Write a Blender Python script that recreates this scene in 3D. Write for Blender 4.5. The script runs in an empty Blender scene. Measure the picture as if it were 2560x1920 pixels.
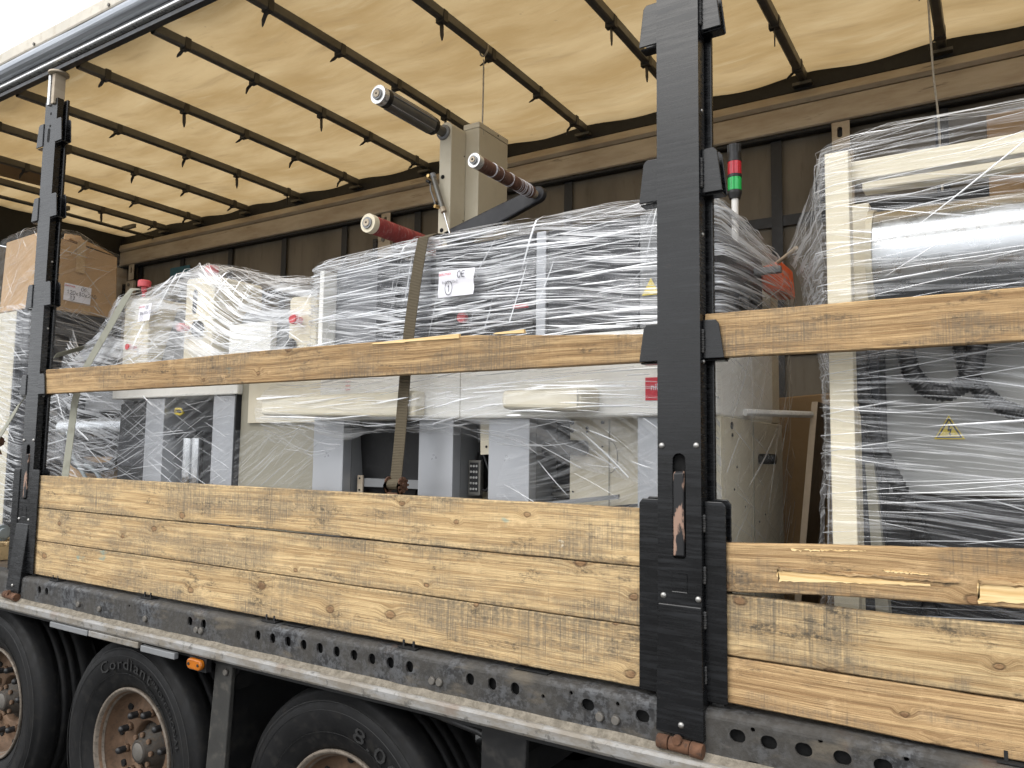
import bpy, bmesh, math, random
from mathutils import Vector, Matrix, noise
R = math.radians
scene = bpy.context.scene
col = scene.collection

# ------------------------------------------------------------------ camera
cam_d = bpy.data.cameras.new('camera')
cam_d.sensor_width = 36.0
cam_d.lens = 27.155
cam_d.clip_start = 0.05
cam_d.clip_end = 2000
cam = bpy.data.objects.new('camera', cam_d)
col.objects.link(cam)
_r = Vector((0.8448, 0.5350, 0.0136)).normalized()
_f = Vector((-0.5340, 0.8411, 0.0863)).normalized()
_u = _r.cross(_f).normalized()
_r = _f.cross(_u).normalized()
cam.matrix_world = Matrix(((_r.x, _u.x, -_f.x, 0.896), (_r.y, _u.y, -_f.y, -2.112), (_r.z, _u.z, -_f.z, 1.971), (0, 0, 0, 1)))
scene.camera = cam

# ------------------------------------------------------------------ sky, sun, exposure
SUN_EL, SUN_AZ = R(46), R(200)          # overcast; brightest part of the sky behind the camera's right shoulder
world = bpy.data.worlds.new('World')
scene.world = world
world.use_nodes = True
wn, wl = world.node_tree.nodes, world.node_tree.links
wn.clear()
w_out = wn.new('ShaderNodeOutputWorld')
w_bg = wn.new('ShaderNodeBackground')
w_sky = wn.new('ShaderNodeTexSky')
w_sky.sky_type = 'NISHITA'
w_sky.sun_disc = False
w_sky.sun_elevation = SUN_EL
w_sky.sun_rotation = SUN_AZ
w_sky.dust_density = 4.0
w_sky.air_density = 1.0
w_hsv = wn.new('ShaderNodeHueSaturation')
w_hsv.inputs['Saturation'].default_value = 0.22
w_hsv.inputs['Value'].default_value = 1.0
w_tc = wn.new('ShaderNodeTexCoord')
w_no = wn.new('ShaderNodeTexNoise')
w_no.inputs['Scale'].default_value = 2.2
w_no.inputs['Detail'].default_value = 5
w_mix = wn.new('ShaderNodeMix')
w_mix.data_type = 'RGBA'
w_mix.inputs[7].default_value = (12.0, 12.3, 12.7, 1)      # even cloud layer
w_ramp = wn.new('ShaderNodeMapRange')
w_ramp.inputs[1].default_value = 0.3
w_ramp.inputs[2].default_value = 0.7
w_ramp.inputs[3].default_value = 0.55
w_ramp.inputs[4].default_value = 0.95
wl.new(w_tc.outputs['Generated'], w_no.inputs['Vector'])
wl.new(w_no.outputs[0], w_ramp.inputs[0])
wl.new(w_ramp.outputs[0], w_mix.inputs[0])
wl.new(w_sky.outputs[0], w_hsv.inputs['Color'])
wl.new(w_hsv.outputs[0], w_mix.inputs[6])
wl.new(w_mix.outputs[2], w_bg.inputs[0])
w_bg.inputs[1].default_value = 0.10
wl.new(w_bg.outputs[0], w_out.inputs[0])

sun_d = bpy.data.lights.new('sun', 'SUN')
sun_d.energy = 0.9
sun_d.angle = R(40)
sun_d.color = (1.0, 0.96, 0.90)
sun = bpy.data.objects.new('sun', sun_d)
col.objects.link(sun)
_sd = Vector((math.sin(SUN_AZ) * math.cos(SUN_EL), math.cos(SUN_AZ) * math.cos(SUN_EL), math.sin(SUN_EL)))
sun.rotation_euler = _sd.to_track_quat('Z', 'Y').to_euler()

scene.view_settings.view_transform = 'Standard'
scene.view_settings.look = 'None'
scene.view_settings.gamma = 1.0
scene.view_settings.exposure = 0.80
scene.render.engine = 'CYCLES'
scene.cycles.use_denoising = True
scene.cycles.max_bounces = 8
scene.cycles.diffuse_bounces = 4
scene.cycles.glossy_bounces = 3
scene.cycles.transparent_max_bounces = 18
scene.cycles.use_adaptive_sampling = True
scene.cycles.adaptive_threshold = 0.025
scene.cycles.sample_clamp_indirect = 6.0

# ------------------------------------------------------------------ materials
MATS = {}


class NT:
    def __init__(self, name):
        self.m = bpy.data.materials.new(name)
        self.m.use_nodes = True
        self.n = self.m.node_tree.nodes
        self.l = self.m.node_tree.links
        self.n.clear()
        self.out = self.n.new('ShaderNodeOutputMaterial')
        MATS[name] = self.m

    def link(self, a, b):
        self.l.new(a, b)

    def put(self, sock, v):
        if hasattr(v, 'is_output') or hasattr(v, 'links'):
            self.l.new(v, sock)
        elif isinstance(v, (tuple, list)) and len(v) == 3 and sock.type == 'RGBA':
            sock.default_value = (*v, 1)
        else:
            sock.default_value = v

    def coord(self, kind='Object', scale=(1, 1, 1), rot=(0, 0, 0), loc=(0, 0, 0), src=None):
        mp = self.n.new('ShaderNodeMapping')
        mp.inputs['Scale'].default_value = scale
        mp.inputs['Rotation'].default_value = rot
        self.put(mp.inputs['Location'], loc)
        if src is None:
            tc = self.n.new('ShaderNodeTexCoord')
            src = tc.outputs[kind]
        self.link(src, mp.inputs['Vector'])
        return mp.outputs[0]

    def noise(self, vec, scale=5, detail=3, rough=.5, dist=0.0):
        t = self.n.new('ShaderNodeTexNoise')
        self.link(vec, t.inputs['Vector'])
        t.inputs['Scale'].default_value = scale
        t.inputs['Detail'].default_value = detail
        t.inputs['Roughness'].default_value = rough
        t.inputs['Distortion'].default_value = dist
        return t.outputs[0]

    def ramp(self, fac, a, b, lo=0.0, hi=1.0):
        t = self.n.new('ShaderNodeMapRange')
        t.interpolation_type = 'SMOOTHSTEP'
        self.put(t.inputs[0], fac)
        t.inputs[1].default_value = a
        t.inputs[2].default_value = b
        t.inputs[3].default_value = lo
        t.inputs[4].default_value = hi
        return t.outputs[0]

    def math(self, op, a, b=0.0, c=None, clamp=False):
        t = self.n.new('ShaderNodeMath')
        t.operation = op
        t.use_clamp = clamp
        self.put(t.inputs[0], a)
        self.put(t.inputs[1], b)
        if c is not None:
            self.put(t.inputs[2], c)
        return t.outputs[0]

    def mix(self, fac, a, b, mode='MIX'):
        t = self.n.new('ShaderNodeMix')
        t.data_type = 'RGBA'
        t.blend_type = mode
        self.put(t.inputs[0], fac)
        self.put(t.inputs[6], a)
        self.put(t.inputs[7], b)
        return t.outputs[2]

    def bump(self, h, strength=.3, dist=.01):
        t = self.n.new('ShaderNodeBump')
        self.put(t.inputs['Strength'], strength)
        t.inputs['Distance'].default_value = dist
        self.link(h, t.inputs['Height'])
        return t.outputs[0]

    def rand(self):
        return self.n.new('ShaderNodeObjectInfo').outputs['Random']

    def principled(self, color, rough=.5, metal=0.0, normal=None, spec=.5, **kw):
        p = self.n.new('ShaderNodeBsdfPrincipled')
        self.put(p.inputs['Base Color'], color)
        self.put(p.inputs['Roughness'], rough)
        self.put(p.inputs['Metallic'], metal)
        self.put(p.inputs['Specular IOR Level'], spec)
        for k, v in kw.items():
            self.put(p.inputs[k], v)
        if normal is not None:
            self.link(normal, p.inputs['Normal'])
        return p.outputs[0]

    def shader(self, kind, **kw):
        s = self.n.new('ShaderNodeBsdf' + kind)
        for k, v in kw.items():
            self.put(s.inputs[k], v)
        return s.outputs[0]

    def mixs(self, fac, a, b):
        t = self.n.new('ShaderNodeMixShader')
        self.put(t.inputs[0], fac)
        self.link(a, t.inputs[1])
        self.link(b, t.inputs[2])
        return t.outputs[0]

    def done(self, sh):
        self.link(sh, self.out.inputs['Surface'])
        return self.m


def plain(name, color, rough=.5, metal=0.0, var=.25, scale=6.0, grime=None, gfac=.4, bump=0.0, spec=.5):
    """Painted, plastic or metal surface with uneven tone, smudges and optional grime of its own colour."""
    t = NT(name)
    c = t.coord('Object')
    n1 = t.noise(c, scale, 5, .6)
    n2 = t.noise(c, scale * 5, 4, .6)
    dark = tuple(x * (1 - var) for x in color)
    base = t.mix(t.ramp(n1, .3, .7), dark, color)
    if grime:
        base = t.mix(t.math('MULTIPLY', t.ramp(n2, .5, .72), gfac), base, grime)
    r = t.math('ADD', t.ramp(n2, .3, .7, -.08, .10), rough)
    nrm = t.bump(n2, bump, .004) if bump else None
    return t.done(t.principled(base, r, metal, nrm, spec))


def make_materials():
    # --- weathered softwood of the side boards
    def wood(name, lo, hi, dirt, dirt_amt, stain):
        t = NT(name)
        rnd = t.rand()
        off = t.n.new('ShaderNodeCombineXYZ')
        t.put(off.inputs[0], t.math('MULTIPLY', rnd, 37.0))
        t.put(off.inputs[1], t.math('MULTIPLY', rnd, 11.0))
        t.put(off.inputs[2], t.math('MULTIPLY', rnd, 23.0))
        o = t.coord('Object', loc=off.outputs[0])
        sx = t.n.new('ShaderNodeSeparateXYZ')
        t.link(o, sx.inputs[0])
        # knots, scattered in the plane of the face
        kc = t.n.new('ShaderNodeCombineXYZ')
        t.put(kc.inputs[0], t.math('MULTIPLY', sx.outputs[0], 3.4))
        t.put(kc.inputs[1], t.math('MULTIPLY', sx.outputs[2], 5.2))
        vor = t.n.new('ShaderNodeTexVoronoi')
        vor.voronoi_dimensions = '2D'
        vor.feature = 'F1'
        t.link(kc.outputs[0], vor.inputs['Vector'])
        vor.inputs['Scale'].default_value = 1.0
        vor.inputs['Randomness'].default_value = .95
        d = vor.outputs['Distance']
        wob = t.noise(t.coord(scale=(40, 1, 40), src=o), 1.0, 2)
        d = t.math('ADD', d, t.math('MULTIPLY', t.math('SUBTRACT', wob, .5), .05))
        sep = t.n.new('ShaderNodeSeparateColor')
        t.link(vor.outputs['Color'], sep.inputs[0])
        has = t.ramp(sep.outputs[0], .42, .44)
        size = t.math('MULTIPLY_ADD', sep.outputs[1], .045, .028)
        dn = t.math('DIVIDE', d, size)
        knot = t.math('MULTIPLY', t.ramp(dn, .75, 1.15, 1, 0), has)
        ring = t.math('MULTIPLY', t.math('MULTIPLY', t.ramp(dn, .7, 1.0), t.ramp(dn, 1.05, 1.5, 1, 0)), has)
        halo = t.math('MULTIPLY', t.ramp(dn, .8, 4.0, 1, 0), has)
        # grain follows the board and bends round the knots
        zz = t.math('ADD', sx.outputs[2], t.math('MULTIPLY', halo, .014))
        zz = t.math('ADD', zz, t.math('MULTIPLY', t.noise(t.coord(scale=(.8, 1, 2), src=o), 1.0, 2), .06))
        cb = t.n.new('ShaderNodeCombineXYZ')
        t.put(cb.inputs[0], t.math('MULTIPLY', sx.outputs[0], .8))
        t.put(cb.inputs[1], sx.outputs[1])
        t.put(cb.inputs[2], t.math('MULTIPLY', zz, 60.0))
        grain = t.noise(cb.outputs[0], 1.6, 5, .7)
        cb2 = t.n.new('ShaderNodeCombineXYZ')
        t.put(cb2.inputs[0], t.math('MULTIPLY', sx.outputs[0], 9.0))
        t.put(cb2.inputs[1], sx.outputs[1])
        t.put(cb2.inputs[2], t.math('MULTIPLY', zz, 300.0))
        fine = t.noise(cb2.outputs[0], 1.0, 4, .65)
        saw = t.noise(t.coord(scale=(190, 1, 5.0), src=o), 1.0, 3, .6)
        saw2 = t.noise(t.coord(scale=(60, 1, 2.0), src=o), 1.0, 2, .5)
        patch = t.noise(t.coord(scale=(2.6, 1, 7), src=o), 1.0, 7, .68)
        patch2 = t.noise(t.coord(scale=(7, 1, 13), loc=(3, 0, 1), src=o), 1.0, 7, .72)
        grit = t.noise(t.coord(scale=(70, 1, 90), src=o), 1.0, 4, .7)
        base = t.mix(t.ramp(grain, .34, .68), lo, hi)
        base = t.mix(t.ramp(fine, .30, .56, .50, 0), base, tuple(x * .55 for x in lo))
        base = t.mix(t.ramp(patch2, .54, .74, 0, .55), base, tuple(min(.9, x * 1.22 + .03) for x in hi))
        sawm = t.math('MULTIPLY', t.ramp(saw, .54, .70), t.ramp(saw2, .45, .62))
        sawm = t.math('MULTIPLY', sawm, t.ramp(patch, .42, .60, .12, .85))
        base = t.mix(t.math('MULTIPLY', sawm, .75), base, tuple(x * .45 for x in dirt))
        base = t.mix(t.math('MULTIPLY', t.math('MULTIPLY', t.ramp(patch, .42, .62), t.ramp(t.math('ADD', t.math('MULTIPLY', grit, .45), t.math('MULTIPLY', saw, .55)), .30, .62)), dirt_amt), base, dirt)
        raw = t.n.new('ShaderNodeSeparateXYZ')
        t.link(t.coord('Object'), raw.inputs[0])
        edge = t.ramp(t.math('ADD', t.math('ABSOLUTE', raw.outputs[2]), t.math('MULTIPLY', t.math('SUBTRACT', patch2, .5), .06)), .058, .088)
        base = t.mix(t.math('MULTIPLY', t.math('MULTIPLY', edge, t.ramp(grit, .3, .65)), .65), base, tuple(x * .6 for x in dirt))
        # grey handling marks
        blk = t.ramp(t.noise(t.coord(scale=(4.5, 1, 17), loc=(9, 0, 4), src=o), 1.0, 8, .78), .53, .66)
        base = t.mix(t.math('MULTIPLY', t.math('MULTIPLY', blk, t.ramp(grit, .35, .6)), .80), base, (.055, .048, .040))
        teal = t.math('MULTIPLY', t.ramp(t.noise(t.coord(scale=(3.2, 1, 6), loc=(5, 0, 9), src=o), 1.0, 4, .65), .69, .75), stain)
        base = t.mix(teal, base, (.17, .33, .31))
        wht = t.math('MULTIPLY', t.ramp(t.noise(t.coord(scale=(8, 1, 14), loc=(1, 0, 2), src=o), 1.0, 5, .7), .70, .74), .55)
        base = t.mix(wht, base, (.72, .66, .54))
        base = t.mix(t.math('MULTIPLY', halo, .20), base, tuple(x * .62 for x in lo))
        kd = t.mix(sep.outputs[2], (.28, .15, .066), (.15, .075, .036))
        base = t.mix(t.math('MULTIPLY', knot, t.ramp(grit, .2, .7, .5, .85)), base, kd)
        base = t.mix(t.math('MULTIPLY', ring, t.ramp(grit, .25, .65, .1, .75)), base, (.085, .048, .026))
        hv = t.n.new('ShaderNodeHueSaturation')
        t.put(hv.inputs['Value'], t.ramp(rnd, 0, 1, .90, 1.06))
        hv.inputs['Saturation'].default_value = .95
        t.link(base, hv.inputs['Color'])
        h = t.math('ADD', t.math('MULTIPLY', fine, .8), t.math('MULTIPLY', grain, .5))
        h = t.math('ADD', h, t.math('MULTIPLY', saw, .45))
        h = t.math('SUBTRACT', h, t.math('MULTIPLY', ring, .5))
        t.done(t.principled(hv.outputs[0], .8, 0, t.bump(h, .7, .005), .22))
    wood('board_wood', (.38, .24, .105), (.71, .515, .26), (.19, .155, .108), .85, .6)
    wood('board_brown', (.29, .17, .072), (.60, .40, .19), (.17, .135, .095), .80, .2)

    # --- fresh splintered wood
    t = NT('fresh_wood')
    o = t.coord('Object', scale=(2, 1, 60))
    g = t.noise(o, 2.0, 4, .6)
    t.done(t.principled(t.mix(t.ramp(g, .35, .65), (.62, .40, .17), (.82, .62, .33)), .7, 0, t.bump(g, .5, .004), .2))

    # --- black painted steel of the pillars, rubbed and dusty
    t = NT('black_steel')
    o = t.coord('Object')
    n1 = t.noise(o, 4, 6, .65)
    rub = t.noise(t.coord(scale=(4, 4, 70), rot=(0, R(6), 0), src=o), 1.2, 4, .7)
    spk = t.noise(o, 60, 3, .6)
    base = t.mix(t.ramp(n1, .3, .7), (.0035, .0036, .0040), (.0075, .0078, .0088))
    base = t.mix(t.ramp(rub, .50, .80, 0, .40), base, (.030, .033, .038))
    base = t.mix(t.math('MULTIPLY', t.ramp(n1, .60, .78), t.ramp(spk, .5, .65)), base, (.10, .075, .055))
    rough = t.math('ADD', t.ramp(rub, .3, .7, -.07, .10), .25)
    t.done(t.principled(base, rough, 0, t.bump(rub, .05, .003), .45))

    # --- chipped latch lever: black paint over brown primer
    t = NT('chipped_steel')
    o = t.coord('Object')
    n1 = t.noise(t.coord(scale=(14, 14, 5), src=o), 1.5, 5, .6)
    base = t.mix(t.ramp(n1, .52, .57), (.012, .012, .013), (.30, .19, .14))
    t.done(t.principled(base, .5, 0, t.bump(n1, .3, .003), .4))

    # --- galvanised side rail with caked road dust
    t = NT('dusty_steel')
    o = t.coord('Object')
    n1 = t.noise(o, 5, 6, .65)
    n2 = t.noise(o, 55, 5, .65)
    n3 = t.noise(t.coord(scale=(3, 1, 9), src=o), 1.6, 5, .6)
    base = t.mix(t.ramp(n2, .42, .60), (.024, .024, .0255), (.092, .095, .100))
    base = t.mix(t.ramp(n1, .35, .60, 0, .85), base, (.058, .053, .046))
    base = t.mix(t.ramp(n3, .54, .70, 0, .7), base, (.13, .11, .082))
    geo = t.n.new('ShaderNodeNewGeometry')
    sz = t.n.new('ShaderNodeSeparateXYZ')
    t.link(geo.outputs['True Normal'], sz.inputs[0])
    rust = t.math('MULTIPLY', t.ramp(t.noise(o, 2.2, 5, .7), .60, .72), .55)
    base = t.mix(rust, base, (.12, .058, .030))
    t.done(t.principled(base, t.ramp(n1, .3, .7, .5, .85), .15, t.bump(n2, .45, .006), .4))

    # --- pale dust on the ledge and the rolled lip
    t = NT('lip_steel')
    o = t.coord('Object')
    n1 = t.noise(t.coord(scale=(3, 8, 8), src=o), 2.5, 6, .7)
    n2 = t.noise(o, 40, 5, .6)
    base = t.mix(t.ramp(n1, .35, .62), (.30, .295, .285), (.215, .19, .155))
    base = t.mix(t.ramp(n2, .56, .68, 0, .8), base, (.10, .095, .085))
    n3 = t.noise(o, 3.0, 5, .65)
    base = t.mix(t.ramp(n3, .56, .66, 0, .4), base, (.20, .135, .095))
    t.done(t.principled(base, .6, .2, t.bump(n2, .3, .004), .4))

    # --- dust heaped on the rail ledge
    t = NT('road_dust')
    o = t.coord('Object')
    n2 = t.noise(o, 30, 6, .7)
    base = t.mix(t.ramp(n2, .35, .65), (.15, .132, .105), (.26, .23, .185))
    t.done(t.principled(base, .95, 0, t.bump(n2, .8, .01), .1))

    # --- roof tarpaulin: lets daylight through
    t = NT('roof_tarp')
    o = t.coord('Object')
    n1 = t.noise(t.coord(scale=(.8, 2.6, 1), rot=(0, 0, R(5)), src=o), 1.2, 5, .58)
    n2 = t.noise(t.coord(scale=(1.3, 8, 1), rot=(0, 0, R(5)), src=o), 1.3, 5, .6)
    sp = t.noise(o, 26, 3, .5)
    c1 = t.mix(t.ramp(n1, .32, .70), (.365, .248, .112), (.495, .366, .196))
    c1 = t.mix(t.ramp(n2, .52, .76, 0, .45), c1, (.25, .17, .085))
    c1 = t.mix(t.ramp(n2, .28, .44, .35, 0), c1, (.54, .43, .26))
    c1 = t.mix(t.ramp(sp, .71, .78, 0, .55), c1, (.26, .19, .11))
    nb = t.bump(n2, .5, .02)
    a = t.shader('Diffuse', Color=c1, Normal=nb)
    b = t.shader('Translucent', Color=c1, Normal=nb)
    t.done(t.mixs(.55, a, b))

    # --- far curtain
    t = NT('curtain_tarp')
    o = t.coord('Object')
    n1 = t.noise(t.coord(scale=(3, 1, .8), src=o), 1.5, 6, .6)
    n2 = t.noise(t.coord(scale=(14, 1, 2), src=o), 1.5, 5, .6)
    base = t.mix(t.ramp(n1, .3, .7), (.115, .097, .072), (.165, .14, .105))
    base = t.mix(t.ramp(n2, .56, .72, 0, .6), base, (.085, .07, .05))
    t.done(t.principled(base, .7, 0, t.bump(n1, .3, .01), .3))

    # --- valance beam of the far side: scuffed aluminium with tan dirt
    t = NT('valance_alu')
    o = t.coord('Object')
    n1 = t.noise(t.coord(scale=(1.4, 1, 7), src=o), 1.6, 6, .65)
    n2 = t.noise(t.coord(scale=(2.2, 1, 22), src=o), 1.5, 6, .7)
    base = t.mix(t.ramp(n1, .3, .7), (.36, .29, .21), (.50, .435, .34))
    base = t.mix(t.ramp(n2, .58, .72, 0, .75), base, (.12, .10, .075))
    base = t.mix(t.ramp(n2, .25, .40, .4, 0), base, (.62, .58, .50))
    t.done(t.principled(base, .62, .25, t.bump(n2, .2, .004), .4))

    # --- roof rail cover: brushed aluminium
    t = NT('brushed_alu')
    o = t.coord('Object', scale=(.6, 30, 30))
    n1 = t.noise(o, 2.0, 4, .6)
    base = t.mix(t.ramp(n1, .3, .7), (.30, .32, .35), (.48, .50, .53))
    t.done(t.principled(base, t.ramp(n1, .3, .7, .28, .45), .85, t.bump(n1, .08, .003), .5))

    plain('tarp_outside', (.62, .575, .49), .7, 0, .15, 3, (.40, .34, .26), .5)
    plain('dark_alu', (.06, .062, .066), .45, .5, .3, 5, (.14, .12, .10), .4)
    plain('bright_edge', (.75, .75, .74), .3, .6, .15, 9)
    plain('bow_steel', (.150, .146, .134), .42, .5, .35, 5, (.24, .22, .18), .35)
    plain('plastic_clip', (.045, .042, .038), .55, 0, .2, 8)
    plain('bolt_metal', (.42, .41, .39), .35, .8, .2, 30)
    plain('dull_bolt', (.16, .15, .135), .6, .4, .3, 30, (.22, .17, .12), .6)
    plain('rust', (.15, .07, .036), .85, .1, .5, 14, (.05, .032, .024), .85, .5)
    plain('rubber', (.008, .008, .0085), .6, 0, .25, 5, (.026, .0235, .020), .45, .15, .25)
    plain('rubber_letter', (.017, .017, .017), .6, 0, .2, 20, (.04, .036, .03), .4)
    plain('rim_steel', (.165, .10, .06), .75, .25, .4, 9, (.085, .06, .042), .75, .4)
    plain('hub_dirt', (.050, .042, .034), .7, .2, .4, 12, (.10, .07, .045), .6, .3)
    plain('rim_lip', (.21, .175, .14), .65, .3, .4, 12, (.07, .055, .042), .7, .3)
    plain('black_void', (.004, .004, .004), .9)  # near-black, puts the dark inside holes and recesses into colour
    plain('black_plastic', (.012, .012, .013), .45, 0, .2, 8, (.05, .045, .04), .3)
    plain('chassis_paint', (.009, .009, .0095), .6, 0, .3, 4, (.03, .027, .022), .45)
    plain('mud_plastic', (.014, .014, .0145), .45, 0, .3, 4, (.04, .036, .03), .45)
    plain('mud_flap', (.034, .033, .030), .65, 0, .3, 4, (.10, .09, .075), .5)
    plain('grey_flap', (.20, .195, .18), .6, .2, .3, 6, (.33, .29, .23), .5)
    plain('amber', (.46, .135, .010), .18, 0, .25, 20)
    plain('floor_ply', (.10, .075, .05), .8, 0, .4, 4, (.04, .03, .025), .6)
    plain('head_panel', (.20, .165, .11), .75, 0, .35, 3, (.08, .065, .05), .5)
    plain('beige_paint', (.64, .585, .455), .42, 0, .07, 3, (.52, .46, .34), .25)
    plain('white_paint', (.87, .855, .80), .38, 0, .06, 3, (.60, .57, .50), .25)
    plain('cream_paint', (.70, .63, .47), .45, 0, .08, 3, (.55, .48, .34), .3)
    plain('column_paint', (.58, .53, .41), .5, 0, .07, 2.5, (.45, .40, .30), .25)
    plain('grey_cabinet', (.40, .41, .43), .34, .35, .06, 1.2)
    plain('olive_panel', (.31, .29, .225), .5, 0, .08, 2, (.26, .24, .18), .3)
    plain('mid_grey', (.22, .225, .23), .45, .1, .1, 3)
    plain('panel_grey', (.15, .155, .165), .45, 0, .1, 3)
    plain('slate_grey', (.024, .025, .030), .5, 0, .15, 3, (.06, .06, .065), .3)
    plain('dark_machine', (.010, .010, .011), .5, .1, .25, 4, (.05, .05, .05), .3)
    plain('chrome', (.72, .73, .74), .16, 1.0, .12, 6)
    plain('steel_drum', (.62, .64, .66), .30, .9, .1, 5)
    plain('hose_black', (.014, .014, .015), .45, 0, .2, 10)
    plain('red_knob', (.55, .075, .085), .4, 0, .15, 10)
    plain('logo_red', (.62, .03, .05), .5, 0, .1, 10)
    plain('orange_plastic', (.80, .13, .035), .45, 0, .15, 8)
    plain('cardboard', (.50, .335, .19), .85, 0, .12, 4, (.42, .27, .14), .5, .05, .2)
    plain('cardboard_dark', (.36, .235, .12), .85, 0, .12, 4, (.30, .19, .09), .5, .05, .2)
    plain('packing_tape', (.52, .37, .215), .25, 0, .08, 6)
    plain('hardboard_edge', (.52, .41, .29), .85, 0, .15, 20)
    plain('hardboard_face', (.13, .10, .07), .75, 0, .2, 5)
    plain('pallet_wood', (.52, .38, .20), .85, 0, .3, 9, (.25, .18, .10), .5, .3)
    plain('paper', (.80, .79, .84), .7, 0, .04, 5)
    plain('ink', (.02, .022, .04), .6)
    plain('ink_grey', (.28, .28, .32), .6)
    plain('sign_yellow', (.78, .60, .05), .5, 0, .06, 8)
    plain('blue_patch', (.03, .12, .16), .6, 0, .2, 8)
    plain('roll_grey', (.26, .30, .31), .6, 0, .2, 6)
    plain('rope_fibre', (.50, .46, .38), .9, 0, .3, 60)
    plain('brass', (.60, .42, .18), .35, .9, .2, 20)
    plain('white_rod', (.86, .84, .80), .5, 0, .12, 12, (.45, .40, .34), .4)
    plain('shaft_cover', (.17, .165, .15), .38, .4, .2, 7, (.25, .235, .20), .35)
    plain('key_grey', (.40, .40, .385), .5, 0, .1, 12)

    # --- clear red / green lenses of the signal tower
    for nm, c in (('lens_red', (.60, .02, .04)), ('lens_green', (.01, .50, .10))):
        t = NT(nm)
        ph = t.noise(t.coord(scale=(60, 60, 1)), 2.0, 2)
        t.done(t.principled(t.mix(t.ramp(ph, .4, .6), tuple(x * .65 for x in c), c), .15, 0, None, .6))

    # --- paper-wrapped winding shafts
    t = NT('shaft_brown')
    o = t.coord('Object')
    n1 = t.noise(t.coord(scale=(6, 22, 6), rot=(R(8), 0, R(9)), src=o), 1.4, 5, .7)
    n2 = t.noise(t.coord(scale=(16, 80, 16), rot=(R(8), 0, R(12)), src=o), 1.2, 5, .7)
    base = t.mix(t.ramp(n1, .35, .65), (.10, .052, .038), (.185, .10, .075))
    base = t.mix(t.ramp(n2, .60, .68, 0, .85), base, (.62, .56, .47))
    t.done(t.principled(base, .6, 0, t.bump(n2, .3, .004), .3))
    t = NT('shaft_red')
    o = t.coord('Object')
    n1 = t.noise(t.coord(scale=(5, 12, 5), rot=(R(8), 0, R(9)), src=o), 1.4, 5, .7)
    n2 = t.noise(t.coord(scale=(20, 60, 20), src=o), 1.2, 5, .7)
    base = t.mix(t.ramp(n1, .35, .65), (.20, .035, .035), (.33, .055, .05))
    base = t.mix(t.ramp(n2, .52, .70, 0, .55), base, (.42, .30, .26))
    t.done(t.principled(base, .65, 0, t.bump(n2, .3, .004), .3))

    # --- woven webbing
    for nm, c, c2 in (('webbing_brown', (.125, .103, .070), (.060, .050, .034)), ('webbing_grey', (.36, .36, .30), (.22, .215, .175))):
        t = NT(nm)
        o = t.coord('Object')
        wv = t.n.new('ShaderNodeTexWave')
        t.link(t.coord(scale=(1, 1, 1), src=o), wv.inputs['Vector'])
        wv.bands_direction = 'Z'
        wv.inputs['Scale'].default_value = 55
        wv.inputs['Distortion'].default_value = 1.5
        n1 = t.noise(o, 14, 4, .6)
        base = t.mix(t.math('MULTIPLY', wv.outputs[0], .6), c, c2)
        base = t.mix(t.ramp(n1, .5, .7, 0, .5), base, c2)
        t.done(t.principled(base, .9, 0, t.bump(wv.outputs[0], .5, .003), .15))

    # --- stretch film: clear sheet, crossed by tight wrinkles, their sky glints and sheen painted in white
    def film(name, dens, haze, ang=R(4), fine=70.0, sheen=.55):
        t = NT(name)
        uv = t.coord('UV')
        warp = t.noise(t.coord(scale=(1.3, 1.3, 1), src=uv), 1.0, 1)
        sx = t.n.new('ShaderNodeSeparateXYZ')
        t.link(t.coord(rot=(0, 0, ang), src=uv), sx.inputs[0])
        vv = t.math('ADD', sx.outputs[1], t.math('MULTIPLY', warp, .16))

        def band(a_, b_, det):
            cb = t.n.new('ShaderNodeCombineXYZ')
            t.put(cb.inputs[0], t.math('MULTIPLY', sx.outputs[0], a_))
            t.put(cb.inputs[1], t.math('MULTIPLY', vv, b_))
            q = t.n.new('ShaderNodeTexNoise')
            q.noise_dimensions = '2D'
            t.link(cb.outputs[0], q.inputs['Vector'])
            q.inputs['Scale'].default_value = 1.0
            q.inputs['Detail'].default_value = det
            q.inputs['Roughness'].default_value = .6
            return q.outputs[0]
        s1 = band(1.9, fine, 2)
        s2 = band(5.0, fine * 2.7, 1)
        s3 = band(1.4, 11.0, 2)
        crumple = t.noise(t.coord(scale=(14, 22, 1), src=uv), 1.0, 2, .6)
        area = t.ramp(warp, .36, .62, .45, 1.0)
        m = t.math('MULTIPLY', t.ramp(s1, .52, .62), area)
        m = t.math('MAXIMUM', m, t.math('MULTIPLY', t.ramp(s2, .54, .68, 0, .7), area))
        m = t.math('MAXIMUM', m, t.ramp(s3, .48, .70, 0, sheen))  # broad soft sheen bands put in as white opacity
        lw = t.n.new('ShaderNodeLayerWeight')
        lw.inputs['Blend'].default_value = .25
        hgt = t.math('ADD', t.math('MULTIPLY', s1, .8), t.math('MULTIPLY', s2, .3))
        hgt = t.math('ADD', hgt, t.math('MULTIPLY', crumple, .6))
        nb = t.bump(hgt, .8, .010)
        fac = t.math('ADD', t.math('MULTIPLY', m, dens), haze)
        fac = t.math('ADD', fac, t.math('MULTIPLY', lw.outputs['Facing'], .10), clamp=True)
        gl = t.shader('Glossy', Color=(.95, .96, .98), Roughness=.16, Normal=nb)
        df = t.shader('Diffuse', Color=(.92, .935, .96), Normal=nb)
        tr = t.shader('Transparent', Color=(.985, .987, .99))
        tl = t.shader('Translucent', Color=(.86, .88, .91), Normal=nb)
        body = t.mixs(.78, gl, t.mixs(.20, df, tl))
        t.done(t.mixs(fac, tr, body))
    film('film_tight', .56, .025, sheen=.42)
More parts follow.
